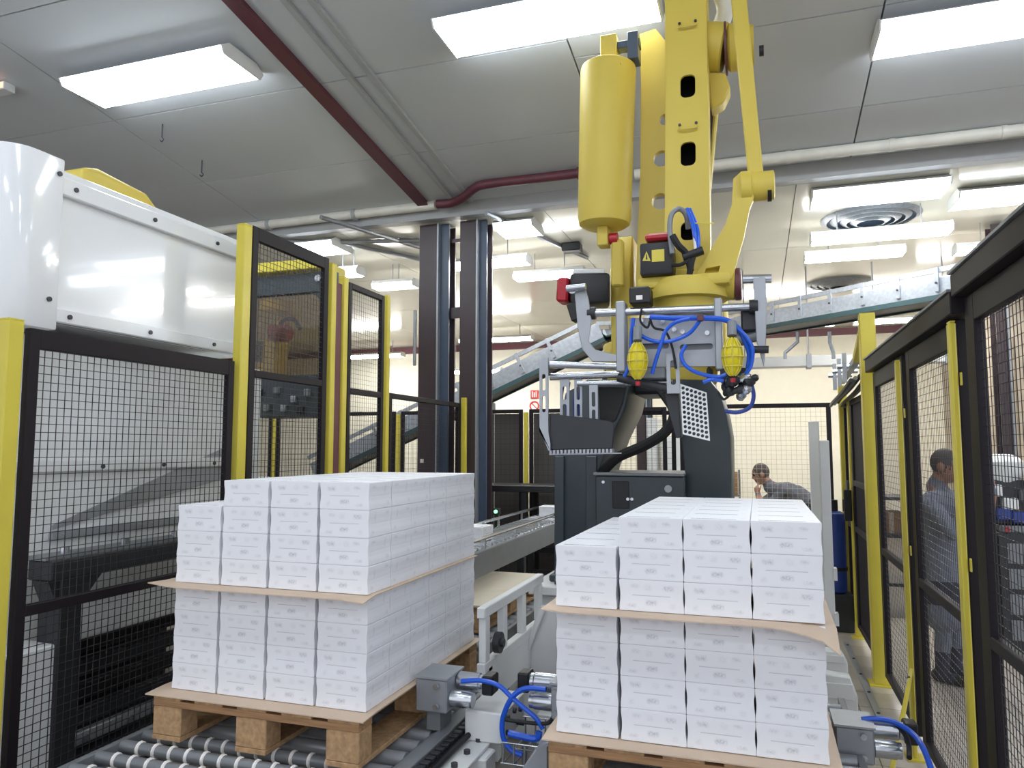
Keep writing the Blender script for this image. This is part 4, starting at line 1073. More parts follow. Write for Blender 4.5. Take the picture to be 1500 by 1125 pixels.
MB().box((wx0, yd+.035, wbot), (wx1, yd+.041, wtop)).build('window_pane', M_pane, pm)
q = P(405, 392, y=yd)
MB().box((P(362, 392, y=yd).x, yd-.05, P(400, 402, y=yd).z+.01), (P(470, 392, y=yd).x, yd+.4, P(400, 386, y=yd).z)).build('yellow_beam', M_yel, pm, bevel=.006)
q = P(467, 408, y=yd); MB().cyl(q, q+Vector((0, -.02, 0)), .03, 14).build('badge', M_steel, pm)
MB().box((wx0, yd+.1, P(400, 610, y=yd).z), (wx1, yd+.5, P(400, 565, y=yd).z)).build('drive_box', M_dgrey, pm, bevel=.01)
for px, py in ((380, 575), (405, 572), (430, 585), (450, 575), (440, 600), (415, 598), (390, 598)):
    q = P(px, py, y=yd-.02); MB().cbox(q, (.05, .04, .06)).build('valve', [M_grey, M_dgrey, M_alu][(px//5) % 3], pm, bevel=.006)
for px in (372, 452):
    q = P(px, 720, y=yd+.3); MB().box((q.x-.04, yd+.2, 0), (q.x+.04, yd+.28, q.z)).build('leg', M_anth, pm)
# second robot inside
r2 = thing('small_robot', 'small yellow robot with red motor inside the black portal window', 'robot', (P(410, 560, y=6.0).x, 6.0, 1.9))
y6 = 6.0
MB().bar(P(395, 560, y=y6), P(402, 500, y=y6), .22, .22, up=(0, 1, 0)).build('base', M_yelr, r2, bevel=.02)
MB().bar(P(402, 505, y=y6), P(432, 450, y=y6), .14, .14, up=(0, 1, 0)).build('lower_arm', M_yelr, r2, bevel=.02)
MB().bar(P(432, 452, y=y6-.1), P(385, 448, y=y6-.1), .12, .12, up=(0, 1, 0)).build('upper_arm', M_yelr, r2, bevel=.02)
MB().cyl(P(398, 488, y=y6-.2), P(424, 488, y=y6-.2), .08, 14).build('motor', M_red, r2, bevel=.01)
MB().cyl(P(372, 515, y=y6-.1), P(386, 515, y=y6-.1), .10, 14).build('black_motor', M_black, r2)
MB().tube([P(408, 485, y=y6-.2), P(415, 470, y=y6-.2), P(430, 468, y=y6-.2), P(440, 482, y=y6-.2)], .02, 8, 5).build('cable', M_rubber, r2)
# stack of cartons under the portal
for k in range(3):
    put_carton(P(372, 690, y=5.9).x, 5.9, 1.0+.1065*k, 0, 'white carton behind the portal opening, %s of three stacked' % ['lowest', 'middle', 'top'][k], 'cartons behind the portal')
pc = thing('carton_stand', 'small grey stand holding the cartons behind the portal', 'stand', (P(372, 690, y=5.9).x, 5.9, 0))
cx = P(372, 690, y=5.9).x
MB().box((cx-.16, 5.76, .97), (cx+.16, 6.04, .998)).build('top', M_grey, pc, bevel=.004)
for sx in (-.13, .13):
    for sy in (5.79, 6.01): MB().box((cx+sx-.02, sy-.02, 0), (cx+sx+.02, sy+.02, .97)).build('leg', M_grey, pc)
# ================================================================ CONVEYORS
def roller_conveyor(x0, x1, y0, y1, ztop, label, wheels=0, first=0.0):
    t = thing('pallet_conveyor', label, 'conveyor', ((x0+x1)/2, (y0+y1)/2, 0))
    r = .030; zc_ = ztop-r-.002
    k = 0; y = y0+.06+first
    while y < y1-.03:
        ro = MB().cyl((x0+.03, y, zc_), (x1-.03, y, zc_), r-.006 if k < wheels else r, 12).build('roller', M_grey if k < wheels else M_alu, t)
        if k < wheels:
            n = int((x1-x0-.2)/.08)
            for j in range(n):
                x = x0+.12+j*.08
                MB().lathe((x-.013, y, zc_), (1, 0, 0), [(0, .015), (.005, r-.006), (.009, r-.001), (.017, r-.001), (.021, r-.006), (.026, .015)], 12).build('wheel', M_sign, ro)
        y += .118; k += 1
    for x in (x0, x1-.03):
        MB().box((x, y0, ztop-.12), (x+.03, y1, ztop-.012)).build('side_rail', M_grey, t, bevel=.003)
    for x in (x0+.0, x1-.06):
        for yy in (y0+.1, y1-.18):
            MB().box((x, yy, 0.004), (x+.06, yy+.06, ztop-.12)).build('leg', M_white2, t)
    n = int((y1-y0)/.118)
    return t
lc = roller_conveyor(-2.52, -1.30, 1.98, 3.86, .4185, 'roller conveyor with white wheels under the left pallet', wheels=5, first=.07)
# chain side and bolted flange of that conveyor
MB().box((-1.30, 1.98, .40), (-1.245, 3.3, .425)).build('chain_cover', M_grey, lc, bevel=.003)
MB().box((-1.245, 1.98, .36), (-1.20, 3.25, .40)).build('chain_bed', M_black, lc)
for k in range(28):
    yy = 2.0+.045*k
    MB().box((-1.24, yy, .40), (-1.205, yy+.03, .418)).build('chain_link', M_dgrey, lc, bevel=.003)
MB().tube([(-1.185, 1.98, .395), (-1.185, 2.6, .395), (-1.18, 3.0, .40), (-1.12, 3.12, .42), (-1.0, 3.18, .40)], .012, 8, 6).build('black_cable', M_rubber, lc)
MB().box((-1.195, 1.98, .36), (-1.09, 3.05, .375)).build('flange', M_white2, lc, bevel=.003)
for k in range(8):
    MB().cyl((-1.14, 2.08+.13*k, .375), (-1.14, 2.08+.13*k, .39), .014, 8).build('bolt', M_screw, lc)
MB().box((-1.19, 2.2, .05), (-1.165, 2.98, .36)).build('side_sheet', M_white2, lc, bevel=.003)
MB().box((-1.16, 2.86, .0), (-1.06, 2.98, .36)).build('leg_post', M_white2, lc, bevel=.006)
MB().box((-1.20, 2.98, .376), (-1.03, 3.28, .50)).build('bolted_bracket', M_white2, lc, bevel=.006)
for yy, zz in ((3.03, .47), (3.12, .47), (3.03, .41), (3.2, .45)):
    MB().cyl((-1.03, yy, zz), (-1.018, yy, zz), .012, 8).build('bolt', M_screw, lc)
rc = roller_conveyor(-.86, .36, 1.98, 3.95, .4185, 'roller conveyor under the right pallet')
# second line conveyor that carries the waiting pallet
roller_conveyor(-2.75, -1.56, 4.2, 5.8, .4385, 'roller conveyor under the waiting empty pallet')
# centring stops with gear motors
def gearmotor(name, label, c, sx):
    t = thing(name, label, 'motor', c)
    x, y, z = c
    xl_ = x-.10 if sx > 0 else x-.02
    MB().box((xl_, y-.09, z-.08), (x+.04, y+.09, z+.055)).build('gearbox', M_alu, t, bevel=.006)
    MB().box((xl_-.005, y-.095, z+.055), (x+.045, y+.095, z+.063)).build('gearbox_lid', M_alu, t)
    for yy, zz, r, l in ((y-.04, z-.03, .034, .10), (y+.04, z+.02, .038, .12)):
        MB().lathe((x+.04 if sx > 0 else x-.02, yy, zz), (sx, 0, 0), [(0, r*.8), (.005, r), (l-.02, r), (l-.015, r*.9), (l, r*.9)], 18).build('motor_barrel', M_steel, t)
    xe = x+.04+.12 if sx > 0 else x-.02-.12
    MB().box((min(xe, xe+sx*.05), y+.0, z-.02), (max(xe, xe+sx*.05), y+.08, z+.06)).build('connector_cap', M_black, t, bevel=.006)
    for yy, zz in ((y-.105, z+.03), (y-.105, z-.05)):
        MB().cyl((x+.0, yy+.006, zz), (x+.0, yy-.006, zz), .012, 8).build('bolt', M_steel, t)
    MB().box((x-.06 if sx > 0 else x, y-.06, z-.16), (x+.0 if sx > 0 else x+.03, y+.06, z-.08)).build('mount', M_grey, t)
    return t
gearmotor('gear_motor', 'grey gear motor beside the right corner of the left pallet', (-1.285, 2.98, .585), 1)
gearmotor('gear_motor', 'silver gear motor on the left of the right carton stack', (-.79, 3.02, .60), -1)
gearmotor('gear_motor', 'silver gear motor on the right of the right pallet by the fence', (.36, 3.35, .45), 1)
def cable(pts, r, label, m=M_blue, name='cable'):
    o = MB().tube(pts, r, 8, 6).build(name, m, None, org=pts[0]); return tag(o, label, 'cable')
Yc = 2.95
C = lambda px, py, y=Yc: P(px, py, y=y)
cable([C(676, 998), C(705, 997), C(730, 1004), C(748, 1020), C(765, 1035), C(785, 1052), C(795, 1068)], .010, 'blue cable running from the grey gear motor into the middle loop')
cable([C(800, 1010), C(775, 1008), C(758, 1014), C(745, 1030), C(736, 1055), C(737, 1080), C(748, 1098), C(765, 1106)], .011, 'blue cable loop hanging from the silver gear motor')
cable([C(745, 1074), C(762, 1078), C(785, 1082), C(790, 1072)], .014, 'thick blue cable coil lying in the wire tray')
cable([C(740, 1054), C(760, 1057), C(790, 1060), C(805, 1058), C(812, 1045)], .008, 'thin black cable under the silver gear motor', M_rubber)
cable([P(1262, 1054, y=3.35), P(1285, 1053, y=3.35), P(1310, 1058, y=3.35), P(1335, 1073, y=3.3), P(1352, 1095, y=3.2), P(1365, 1130, y=3.1)], .011, 'blue cable from the gear motor by the fence, lower right')
cable([P(1300, 1060, y=3.38), P(1318, 1066, y=3.36), P(1330, 1085, y=3.3), P(1332, 1110, y=3.2)], .010, 'black cable beside the gear motor by the fence', M_rubber)
# wire tray between the conveyors
wt_ = thing('wire_tray', 'thin wire basket tray between the two conveyors', 'tray', (-.92, 3.0, .3))
for k in range(5):
    x = -1.0+.045*k
    MB().tube([(x, 2.9, .42), (x, 2.9, .34), (x, 3.2, .34), (x, 3.2, .42)], .004, 6, 0).build('rib_wire', M_steel, wt_)
for yy, zz in ((2.9, .42), (2.9, .34), (3.05, .34), (3.2, .34), (3.2, .42)):
    MB().cyl((-1.01, yy, zz), (-.81, yy, zz), .004, 6).build('long_wire', M_steel, wt_)
for x in (-1.005, -.815):
    MB().box((x-.01, 3.19, .0), (x+.01, 3.21, .34)).build('support', M_grey, wt_)
# white gusset guard in front of the plinth
wg = thing('white_guard', 'slanted white steel guard plate left of the right carton stack', 'guard', P(780, 1000, y=4.05))
MB().prism([P(797, 888, y=4.05), P(815, 880, y=4.05), P(815, 1085, y=4.05), P(722, 1085, y=4.05), P(746, 1018, y=4.05)], (0, .02, 0)).build('plate', M_white2, wg, bevel=.003)
MB().bar(P(797, 888, y=4.04), P(722, 1085, y=4.04), .03, .05, up=(0, 1, 0)).build('edge_fold', M_white2, wg, bevel=.003)
MB().box((-1.18, 3.98, .0), (-1.1, 4.05, .15)).build('foot', M_white2, wg)
# pale grey cover at the bottom, near the right pallet
gc = thing('grey_cover', 'pale grey folded sheet cover at the foot of the right pallet', 'cover', P(775, 1110, y=2.7))
MB().prism([P(755, 1140, y=2.7), P(785, 1096, y=2.7), P(803, 1090, y=2.7), P(803, 1140, y=2.7)], (0, .35, 0)).build('shell', M_alu, gc, bevel=.006)
MB().prism([P(785, 1096, y=2.695), P(803, 1090, y=2.695), P(803, 1093, y=2.695), P(785, 1099, y=2.695)], (0, .36, 0)).build('lip', M_alu, gc)
# white side frame of the middle conveyor
wf = thing('white_side_frame', 'white welded side frame with openings between the stacks', 'frame', (-1.25, 3.7, .4))
xf = -1.25
zt_, zb_ = .85, .56
MB().box((xf-.02, 3.30, zt_-.05), (xf+.02, 4.30, zt_)).build('top_rail', M_white2, wf, bevel=.004)
MB().box((xf-.02, 3.30, zb_-.02), (xf+.02, 4.30, zb_+.035)).build('bottom_rail', M_white2, wf, bevel=.004)
for yy in (3.32, 3.58, 3.90, 4.22):
    MB().box((xf-.018, yy, zb_+.035), (xf+.018, yy+.06, zt_-.05)).build('post', M_white2, wf, bevel=.004)
MB().box((xf+.0, 3.30, .38), (xf+.015, 4.3, .54)).build('skirt', M_white2, wf)
for yy in (3.36, 4.2): MB().box((xf-.02, yy, 0), (xf+.02, yy+.05, .56)).build('leg', M_white2, wf)
MB().lathe((xf+.02, 3.45, .66), (1, 0, 0), [(0, .05), (.03, .05), (.03, .02), (.045, .02)], 16).build('pulley', M_dgrey, wf)
# infeed roller conveyor running back, cartons ride on it
ic = thing('infeed_conveyor', 'dark infeed roller conveyor carrying cartons beside the left stack', 'conveyor', (-2.05, 6.3, 0))
for x in (-2.26, -1.87):
    MB().box((x-.02, 4.75, .70), (x+.02, 8.1, .875)).build('side_plate', M_grey, ic, bevel=.004)
    MB().cyl((x, 4.75, .955), (x, 8.1, .955), .014, 8).build('guide_rail', M_steel, ic)
    for k in range(5):
        MB().box((x-.008, 5.0+.7*k, .875), (x+.008, 5.02+.7*k, .95)).build('rail_bracket', M_steel, ic)
for k in range(33):
    y = 4.82+.1*k
    MB().cyl((-2.24, y, .868), (-1.89, y, .868), .024, 10).build('roller', M_steel, ic)
for y in (5.85, 7.4):
    for x in (-2.26, -1.87): MB().box((x-.03, y, 0), (x+.03, y+.06, .70)).build('leg', M_dgrey, ic)
    MB().box((-2.23, y+.01, .3), (-1.90, y+.05, .34)).build('cross_tie', M_dgrey, ic)
q = P(728, 749, y=6.6)
kb = thing('sensor_post', 'thin dark sensor post with a green light by the infeed conveyor', 'sensor', (q.x, 6.6, 0))
MB().box((q.x-.02, 6.58, 0), (q.x+.02, 6.62, q.z-.03)).build('stand', M_black, kb)
MB().cbox((q.x, 6.6, q.z), (.06, .06, .06)).build('head', M_black, kb, bevel=.006)
MB().cyl((q.x, 6.57, q.z), (q.x, 6.555, q.z), .016, 10).build('green_light', M_ledg, kb)
# dark table behind the columns
dt = thing('dark_table', 'dark steel table standing behind the infeed conveyor', 'table', (-2.6, 7.6, 0))
zt2 = P(760, 710, y=7.6).z
MB().box((-3.2, 7.45, zt2-.07), (-1.6, 7.95, zt2)).build('top', M_black, dt, bevel=.006)
for x in (-3.1, -2.35, -1.7):
    for y in (7.5, 7.9): MB().box((x-.03, y-.03, 0), (x+.03, y+.03, zt2-.07)).build('leg', M_black, dt)
MB().box((-3.1, 7.5, .5), (-1.7, 7.54, .56)).build('cross_rail', M_dgrey, dt)
# ================================================================ OVERHEAD AND INCLINED CONVEYORS
def belt_conveyor(name, A, B, w, h, label, brackets=6, hang=None):
    t = thing(name, label, 'conveyor', (A+B)/2)
    d = (B-A).normalized(); s = d.cross(EZ).normalized(); u = s.cross(d)
    for k in (-1, 1):
        MB().bar(A+s*k*w/2, B+s*k*w/2, .012, h, up=u).build('side_plate', M_galv, t)
        MB().bar(A+s*k*w/2+u*h*.95, B+s*k*w/2+u*h*.95, .025, .05, up=u).build('guide_rail', M_galv, t)
        MB().bar(A+s*k*(w/2+.004)-u*h*.62, B+s*k*(w/2+.004)-u*h*.62, .03, h*.3, up=u).build('lower_channel', M_green, t)
        n = brackets
        for j in range(n):
            p = A.lerp(B, (j+.5)/n)+s*k*(w/2+.016)
            MB().bar(p-u*h*.3, p+u*h*1.1, .04, .02, up=s).build('rail_bracket', M_galv, t)
            MB().cyl(p+u*h*.2, p+u*h*.2+s*k*.02, .012, 8).build('bolt', M_screw, t)
    MB().bar(A-u*h*.2, B-u*h*.2, w-.02, .02, up=u).build('belt', M_green, t)
    MB().bar(A-u*h*.62, B-u*h*.62, w-.02, .02, up=u).build('return_belt', M_dgrey, t)
    return t
zo = CAMZ+1.55
A_ = P(1060, 483, z=zo); B_ = P(1560, 393, z=zo)
oc = belt_conveyor('overhead_conveyor', A_, B_, .42, .17, 'galvanised overhead belt conveyor crossing behind the right fence', 10)
dirv = (B_-A_).normalized(); sv = dirv.cross(EZ).normalized()
for px, kind in ((1168, -1), (1215, 1)):
    p = P(px, 486, y=A_.lerp(B_, (px-1060)/500).y-.22)
    g = P(px+kind*12-6, 522, y=p.y)
    MB().tube([p, p+Vector((0, 0, -.12)), Vector((g.x, p.y, g.z+.04)), Vector((g.x, p.y, g.z-.03))], .02, 6, 0).build('support_strap', M_galv, oc)
ib = belt_conveyor('inclined_conveyor', P(470, 688, y=9.0), P(885, 488, y=9.0), .42, .19, 'steep galvanised conveyor climbing behind the brown columns', 10)
for px, py in ((560, 660), (720, 590)):
    q = P(px, py, y=9.0); MB().box((q.x-.04, 8.96, 0), (q.x+.04, 9.04, q.z)).build('leg', M_galv, ib)
belt_conveyor('bridge_conveyor', P(885, 489, y=9.0)+Vector((.02, 0, 0)), P(1052, 484, z=zo), .42, .17, 'level galvanised conveyor bridging behind the robot', 4)
# white trunk below the overhead conveyor
q0 = P(1088, 533, y=10.4); q1 = P(1330, 534, y=10.4)
wb = thing('cable_duct', 'thick white cable trunk along the back under the overhead conveyor', 'trunk', (q0.x, 10.4, q0.z))
MB().box((q0.x-1.2, 10.3, q0.z-.07), (q1.x+.6, 10.5, q0.z+.07)).build('duct', M_white2, wb, bevel=.01)
for k in range(5):
    MB().box((q0.x-.8+.8*k, 10.28, q0.z-.09), (q0.x-.74+.8*k, 10.52, q0.z+.09)).build('strap', M_alu, wb)
    MB().cyl((q0.x-.77+.8*k, 10.4, q0.z+.09), (q0.x-.77+.8*k, 10.4, LOWZ), .01, 6).build('hanger_rod', M_alu, wb)
# ================================================================ BACKGROUND THINGS
bc = hcol(P(932, 600, y=11).x, P(953, 600, y=11).x, 11.0, P(940, 575, y=11).z+1.6, 'distant brown column seen through the pedestal opening')
for px0, px1, ptop, lab in ((946, 962, 612, 'narrow white cabinet seen through the pedestal opening'), (968, 1004, 640, 'wide white cabinet seen through the pedestal opening')):
    a = P(px0, ptop, y=9.6); b = P(px1, ptop, y=9.6)
    t = thing('white_cabinet', lab, 'cabinet', ((a.x+b.x)/2, 9.6, 0))
    MB().box((a.x, 9.6, 0), (b.x, 10.0, a.z)).build('body', M_white2, t, bevel=.01)
    MB().box((a.x+.02, 9.585, .1), (b.x-.02, 9.6, a.z-.05)).build('door', M_white2, t, bevel=.004)
    MB().box((b.x-.05, 9.575, a.z*.5), (b.x-.035, 9.585, a.z*.5+.1)).build('handle', M_alu, t)
# white stanchions behind the right stack
for px0, px1, ptop, y, lab in ((1184, 1199, 617, 6.05, 'taller white stanchion behind the right carton stack'), (1199, 1214, 645, 5.55, 'shorter white stanchion nearest the right carton stack')):
    a = P(px0, ptop, y=y); b = P(px1, ptop, y=y)
    t = thing('white_stanchion', lab, 'post', ((a.x+b.x)/2, y, 0))
    MB().box((a.x, y-.03, .01), (b.x, y+.03, a.z)).build('column', M_white2, t, bevel=.006)
    MB().box((a.x-.04, y-.08, .004), (b.x+.04, y+.08, .016)).build('foot_plate', M_white2, t)
    MB().box((a.x+.01, y-.032, a.z-.45), (b.x-.01, y-.03, a.z-.1)).build('lens_strip', M_white2, t)
    for z in (.4, .7): MB().box((b.x-.005, y-.04, z), (b.x+.02, y+.04, z+.08)).build('bracket', M_white2, t)
# low white boxes on the floor right of the right stack
for k, (px, py, w, h, y) in enumerate(((1222, 965, .16, .12, 5.3), (1230, 1012, .17, .2, 4.3))):
    q = P(px, py, y=y)
    t = thing('white_bracket', ['small pale bracket on the floor behind the right stack', 'larger pale folded bracket right of the right stack'][k], 'bracket', (q.x, y, 0))
    MB().prism([(q.x-w/2, y, 0.005), (q.x+w/2, y, 0.005), (q.x+w/2, y, q.z-.02), (q.x+w/2-.03, y, q.z+h*.35), (q.x-w/2, y, q.z+h*.4)], (0, .10, 0)).build('body', M_white2, t, bevel=.006)
    MB().box((q.x-w/2, y-.012, q.z-h*.2), (q.x+w/2-.02, y, q.z+h*.2)).build('front_fold', M_white2, t, bevel=.003)
# blue drum beside the far gate post
q0 = P(1222, 742, y=7.2); q1 = P(1222, 868, y=7.2)
bd = thing('blue_canister', 'blue upright canister beside the far yellow gate post', 'canister', (q0.x, 7.2, 0))
MB().lathe((q0.x, 7.2, q1.z), (0, 0, 1), [(0, .07), (.02, .085), (q0.z-q1.z-.1, .085), (q0.z-q1.z-.06, .08), (q0.z-q1.z-.04, .05)], 20).build('body', M_blued, bd)
MB().cyl((q0.x, 7.2, q0.z-.05), (q0.x, 7.2, q0.z+.06), .03, 10).build('valve', M_black, bd)
MB().box((q0.x-.12, 7.1, 0.005), (q0.x+.12, 7.3, q1.z)).build('stand', M_dgrey, bd, bevel=.006)
MB().lathe((q0.x, 7.2, q1.z+.2), (0, 0, 1), [(0, .086), (.0, .092), (.03, .092), (.03, .086)], 20).build('band', M_black, bd)
# shelf with brown boxes left of the bent man
sb = thing('box_shelf', 'small shelf stand left of the bent man', 'shelf', (P(1076, 760, y=9.5).x, 9.6, 0))
xs_ = P(1076, 700, y=9.5).x
for z in (.75, 1.02): MB().box((xs_-.14, 9.45, z-.02), (xs_+.06, 9.75, z)).build('shelf_board', M_grey, sb)
for sx in (-.13, .05): MB().box((xs_+sx-.012, 9.72, 0), (xs_+sx+.012, 9.74, 1.32)).build('upright', M_grey, sb)
for k, (z, h) in enumerate(((.752, .2), (1.022, .15), (1.174, .12))):
    t = thing('brown_box', 'brown cardboard box on the shelf left of the bent man, %s' % ['lower shelf', 'upper shelf below another', 'topmost'][k], 'box', (xs_-.04, 9.6, z))
    MB().box((xs_-.12, 9.5, z), (xs_+.035, 9.7, z+h)).build('body', M_brownbox, t, bevel=.004)
    MB().box((xs_-.06, 9.497, z), (xs_-.02, 9.5, z+h)).build('tape', M_card, t)
# workbench in front of the bent man, mostly hidden by the stack
wbk = thing('workbench', 'pale workbench the bent man leans over', 'bench', (-.15, 8.95, 0))
MB().box((-.55, 8.6, .78), (.08, 9.3, .82)).build('top', M_white2, wbk, bevel=.006)
for x in (-.5, .03):
    for y in (8.65, 9.25): MB().box((x-.025, y-.025, 0), (x+.025, y+.025, .78)).build('leg', M_grey, wbk)
# equipment outside the right fence
eq = thing('packing_machine', 'grey and white packing machine behind the nearest right mesh panel', 'machine', (2.05, 6.9, 0))
MB().box((1.72, 6.6, 0), (2.7, 7.6, .95)).build('base', M_dgrey, eq, bevel=.01)
MB().box((1.75, 6.62, .95), (2.6, 7.5, 1.0)).build('table', M_grey, eq, bevel=.006)
hd = P(1468, 680, y=6.8)
MB().box((hd.x-.13, 6.7, 1.0), (hd.x+.13, 6.95, hd.z-.12)).build('column', M_dgrey, eq, bevel=.01)
MB().lathe((hd.x, 6.82, hd.z-.14), (0, 0, 1), [(0, .12), (.05, .15), (.16, .15), (.2, .11), (.22, .06)], 20).build('white_dome', M_white2, eq)
for k, (dx, dz, m) in enumerate(((-.10, -.20, M_white2), (.12, -.24, M_grey), (.0, -.30, M_white2), (.16, -.12, M_alu), (-.05, -.38, M_blued), (.05, -.40, M_blued), (.2, -.36, M_white2))):
    MB().cbox((hd.x+dx, 6.66, hd.z+dz), (.10, .08, .09)).build('module', m, eq, bevel=.01)
q = P(1475, 775, y=6.59); MB().cyl(q, q+Vector((0, -.02, 0)), .02, 12).build('red_button', M_red, eq)
for k in range(4): MB().box((1.78, 6.585, .15+.19*k), (2.6, 6.6, .30+.19*k)).build('drawer_front', M_grey, eq, bevel=.004)
hcol(P(1464, 560, y=9.0).x, P(1486, 560, y=9.0).x, 9.0, LOWZ-.005, 'brown column outside the right fence')
sh = thing('dark_rack', 'dark storage rack low behind the operator', 'rack', (1.65, 8.0, 0))
for z in (.3, .75, 1.1): MB().box((1.0, 7.8, z), (2.0, 8.3, z+.03)).build('shelf', M_dgrey, sh)
for x in (1.0, 1.97):
    for y in (7.8, 8.27): MB().box((x, y, 0), (x+.03, y+.03, 1.2)).build('upright', M_dgrey, sh)
for k in range(3):
    t = thing('stored_box', 'brown stored box on the dark rack, %s' % ['left end', 'middle', 'right end'][k], 'box', (1.2+.3*k, 8.0, .78))
    MB().box((1.08+.3*k, 7.9, .782), (1.30+.3*k, 8.2, .98)).build('body', M_brownbox, t, bevel=.004)
    MB().box((1.17+.3*k, 7.897, .782), (1.21+.3*k, 7.9, .98)).build('tape', M_card, t)

# ================================================================ PEOPLE
from mathutils.kdtree import KDTree
def person(name, label, loc, build_fn, mats):
    HAIR = {}
    isl = []   # (MB, material index)
    def cap(a, b, r1, r2, mi, n=12):
        a = Vector(a); b = Vector(b); d = b-a; L = d.length
        prof = []
        for k in range(5):
            t = math.pi/2*(1-k/4); prof.append((-r1*math.sin(t), r1*math.cos(t)))
        for k in range(5):
            t = math.pi/2*k/4; prof.append((L+r2*math.sin(t), r2*math.cos(t)))
        isl.append((MB().lathe(a, d, prof, n), mi))
    def blob(c, rx, ry, rz, mi, rot=None, n=16):
        mb = MB().lathe((0, 0, 0), (0, 0, 1), [(-math.cos(math.pi*k/n), math.sin(math.pi*k/n)) for k in range(n+1)], 20)
        Mx_ = Matrix.Translation(Vector(c)) @ (rot.to_4x4() if rot else Matrix.Identity(4)) @ Matrix.Diagonal((rx, ry, rz, 1))
        mb.v = [Mx_ @ v for v in mb.v]
        isl.append((mb, mi))
        if mi == 5: HAIR['m'] = Mx_
    def head(c, R, hair_mi, skin_mi):
        # R: rotation matrix, local -Y is the face direction
        def tr(x, y, z): return Vector(c)+R @ Vector((x, y, z))
        blob(c, .074, .092, .105, skin_mi, R)
        blob(tr(0, -.03, -.055), .052, .058, .062, skin_mi, R)           # jaw
        blob(tr(0, -.088, -.012), .013, .02, .024, skin_mi, R)           # nose
        cap(tr(0, -.083, .01), tr(0, -.10, -.018), .009, .012, skin_mi)
        cap(tr(-.022, -.082, -.058), tr(.022, -.082, -.058), .007, .007, 3)  # mouth
        for s in (-1, 1):
            blob(tr(s*.03, -.082, .012), .013, .009, .008, 4, R)         # eyes
            cap(tr(s*.014, -.088, .028), tr(s*.046, -.080, .028), .006, .005, hair_mi)
            blob(tr(s*.077, .005, -.005), .012, .022, .032, skin_mi, R)  # ears
        blob(tr(0, .016, .022), .082, .092, .098, hair_mi, R)            # hair
        cap(tr(0, .02, -.08), tr(0, .045, -.16), .055, .062, skin_mi)    # neck
    def hand(w, fdir, ndir, mi, curl=.6, side=1):
        f = Vector(fdir).normalized(); n = Vector(ndir).normalized(); n = (n-f*n.dot(f)).normalized(); s = f.cross(n)*side
        w = Vector(w)
        cap(w, w+f*.075, .026, .034, mi)
        cap(w+f*.03-s*.02, w+f*.08-s*.025, .017, .016, mi); cap(w+f*.03+s*.02, w+f*.08+s*.025, .017, .016, mi)
        for k, (o, l) in enumerate(((-.033, .062), (-.011, .074), (.011, .07), (.032, .055))):
            p = w+f*.085+s*o; d = f.copy()
            for j in range(3):
                d = (d+n*curl*.55).normalized()
                q = p+d*l*(.45, .32, .25)[j]
                cap(p, q, .0095-.001*j, .009-.001*j, mi, 8); p = q
        p = w+f*.025-s*.03; d = (f*.6-s*.8+n*.2).normalized()
        for j in range(3):
            q = p+d*(.035, .03, .022)[j]; cap(p, q, .012-.001*j, .011-.001*j, mi, 8); p = q; d = (d+f*.5+n*.25).normalized()
    build_fn(cap, blob, head, hand)
    mb = MB(); kd_pts = []
    inv = HAIR['m'].inverted() if HAIR.get('m') else None
    for m_, mi in isl:
        kd_pts += [(v.copy(), 5 if (inv and mi == 0 and (inv @ v).length < 1.02) else mi) for v in m_.v]
        mb.add(m_.v, m_.f)
    ob = mb.build(name, mats[0], None, org=loc)
    md = ob.modifiers.new('rm', 'REMESH'); md.mode = 'VOXEL'; md.voxel_size = .0075
    sm = ob.modifiers.new('sm', 'SMOOTH'); sm.factor = .5; sm.iterations = 3
    dg = bpy.context.evaluated_depsgraph_get(); dg.update()
    me = bpy.data.meshes.new_from_object(ob.evaluated_get(dg))
    ob.modifiers.clear(); ob.data = me
    me.materials.clear()
    for m_ in mats: me.materials.append(m_)
    kd = KDTree(len(kd_pts))
    for i, (v, mi) in enumerate(kd_pts): kd.insert(v-Vector(loc), i)
    kd.balance()
    for p in me.polygons:
        # small features win slightly so that eyes, brows and mouth stay visible
        best = kd.find(p.center); p.material_index = kd_pts[best[1]][1]; p.use_smooth = True
    tag(ob, label, 'person')
    return ob
PM1 = [M_skin, M_coat2, M_trous, M_burg, M_black, M_hair]
hc = P(1114, 694, y=8.9)
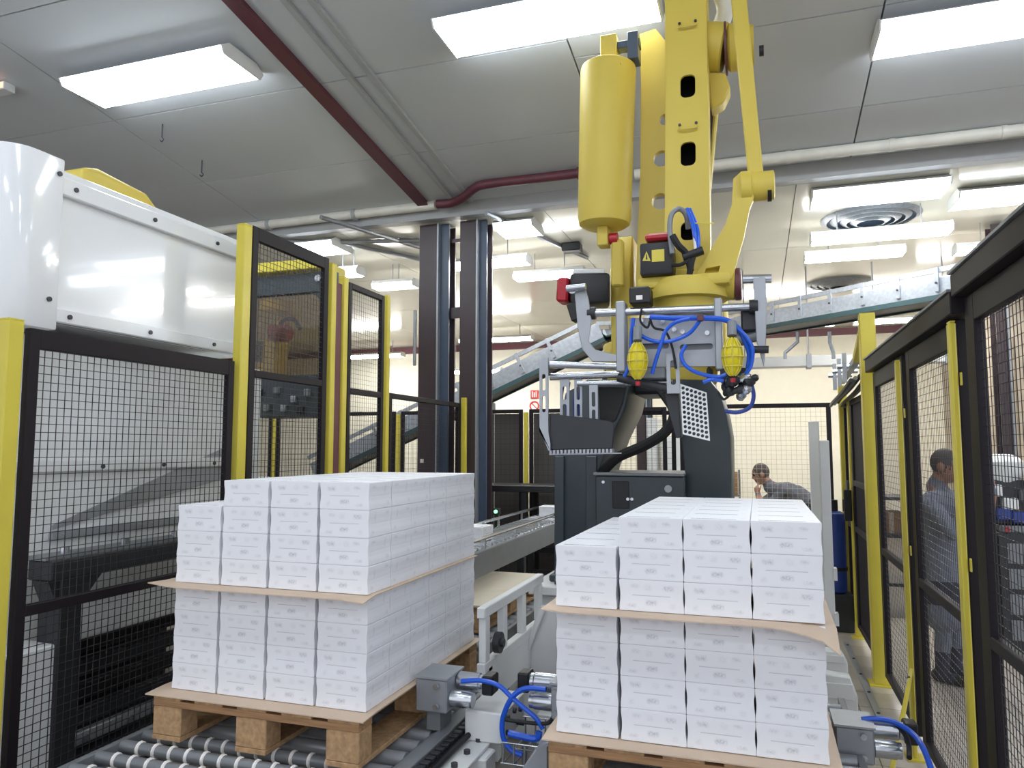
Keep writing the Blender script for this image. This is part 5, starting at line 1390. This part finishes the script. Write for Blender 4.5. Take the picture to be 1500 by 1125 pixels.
def man1(cap, blob, head, hand):
    R = Matrix.Rotation(math.radians(-82), 3, 'Z') @ Matrix.Rotation(math.radians(20), 3, 'X')
    head(hc, R, 5, 0)
    x, y, z = hc
    neck = Vector((x+.10, y, z-.15)); chest = Vector((x+.28, y, z-.24)); hip = Vector((x+.60, y, z-.42))
    cap(neck, chest, .075, .13, 1); cap(chest, hip, .155, .15, 1)
    cap(chest+Vector((-.06, -.14, .06)), chest+Vector((-.06, .14, .06)), .085, .085, 1)
    cap(chest+Vector((.1, -.06, 0)), hip+Vector((0, -.07, 0)), .12, .12, 1); cap(chest+Vector((.1, .06, 0)), hip+Vector((0, .07, 0)), .12, .12, 1)
    for s in (-1, 1):
        h = hip+Vector((0, s*.1, -.03)); k = h+Vector((-.10, s*.02, -.40)); f = Vector((k.x+.10, k.y, .08))
        cap(h, k, .095, .065, 2); cap(k, f, .062, .045, 2); cap(f+Vector((.02, 0, -.035)), f+Vector((-.17, 0, -.045)), .04, .034, 4)
    sh = chest+Vector((-.06, -.17, .05)); el = Vector((x+.02, y-.2, z-.42)); wr_ = Vector((x-.03, y-.07, z-.24))
    cap(sh, el, .06, .048, 1); cap(el, wr_, .046, .034, 1)
    hand(wr_, (-.15, .35, .8), (.4, .3, .3), 0, .7, 1)
    sh = chest+Vector((-.06, .17, .05)); el = Vector((x+.0, y+.24, .95)); wr_ = Vector((x-.20, y+.12, .88))
    cap(sh, el, .06, .048, 1); cap(el, wr_, .046, .034, 1)
    hand(wr_, (-1, -.1, -.1), (0, 0, -1), 0, .3, 1)
person('person', 'man in a dark jacket bending over with a hand at his chin', (hc.x+.5, hc.y, 0), man1, PM1)
PM2 = [M_skin, M_coat, M_trous, M_burg, M_black, M_hair]
h2 = P(1386, 682, y=5.9)
def man2(cap, blob, head, hand):
    R = Matrix.Rotation(math.radians(55), 3, 'Z') @ Matrix.Rotation(math.radians(12), 3, 'X')
    head(h2, R, 5, 0)
    x, y, z = h2
    fwd = (R @ Vector((0, -1, 0))); fwd.z = 0; fwd.normalize(); rt = Vector((-fwd.y, fwd.x, 0))
    B0 = Vector((x, y, 0))-fwd*.03
    def L(r, f, z_): return B0+rt*r+fwd*f+EZ*z_
    cap(L(-.16, 0, z-.25), L(.16, 0, z-.25), .08, .08, 1)
    cap(L(0, -.035, z-.15), L(0, -.02, z-.24), .068, .09, 1)
    cap(L(-.07, 0, z-.32), L(-.08, 0, z-.62), .135, .12, 1); cap(L(.07, 0, z-.32), L(.08, 0, z-.62), .135, .12, 1)
    cap(L(-.08, 0, z-.62), L(-.09, .0, z-1.0), .125, .135, 1); cap(L(.08, 0, z-.62), L(.09, .0, z-1.0), .125, .135, 1)
    cap(L(0, 0, z-.3), L(0, 0, z-1.0), .13, .13, 1)
    for s in (-1, 1):
        cap(L(s*.09, 0, z-.9), L(s*.10, .01, .46), .085, .06, 2); cap(L(s*.10, .01, .46), L(s*.10, -.02, .08), .06, .045, 2)
        cap(L(s*.10, -.05, .045), L(s*.11, .15, .037), .042, .034, 4)
    for s in (-1, 1):
        sh = L(s*.20, 0, z-.27); el = L(s*.26, .16, z-.44); wr_ = L(s*.09, .27, z-.17)
        cap(sh, el, .065, .05, 1); cap(el, wr_, .048, .036, 1)
        hand(wr_, -rt*s*.5+fwd*.1+EZ*.8, -fwd, 0, .6, s)
o2 = person('person', 'operator in a grey coat standing with raised hands outside the right fence', (h2.x, h2.y, 0), man2, PM2)
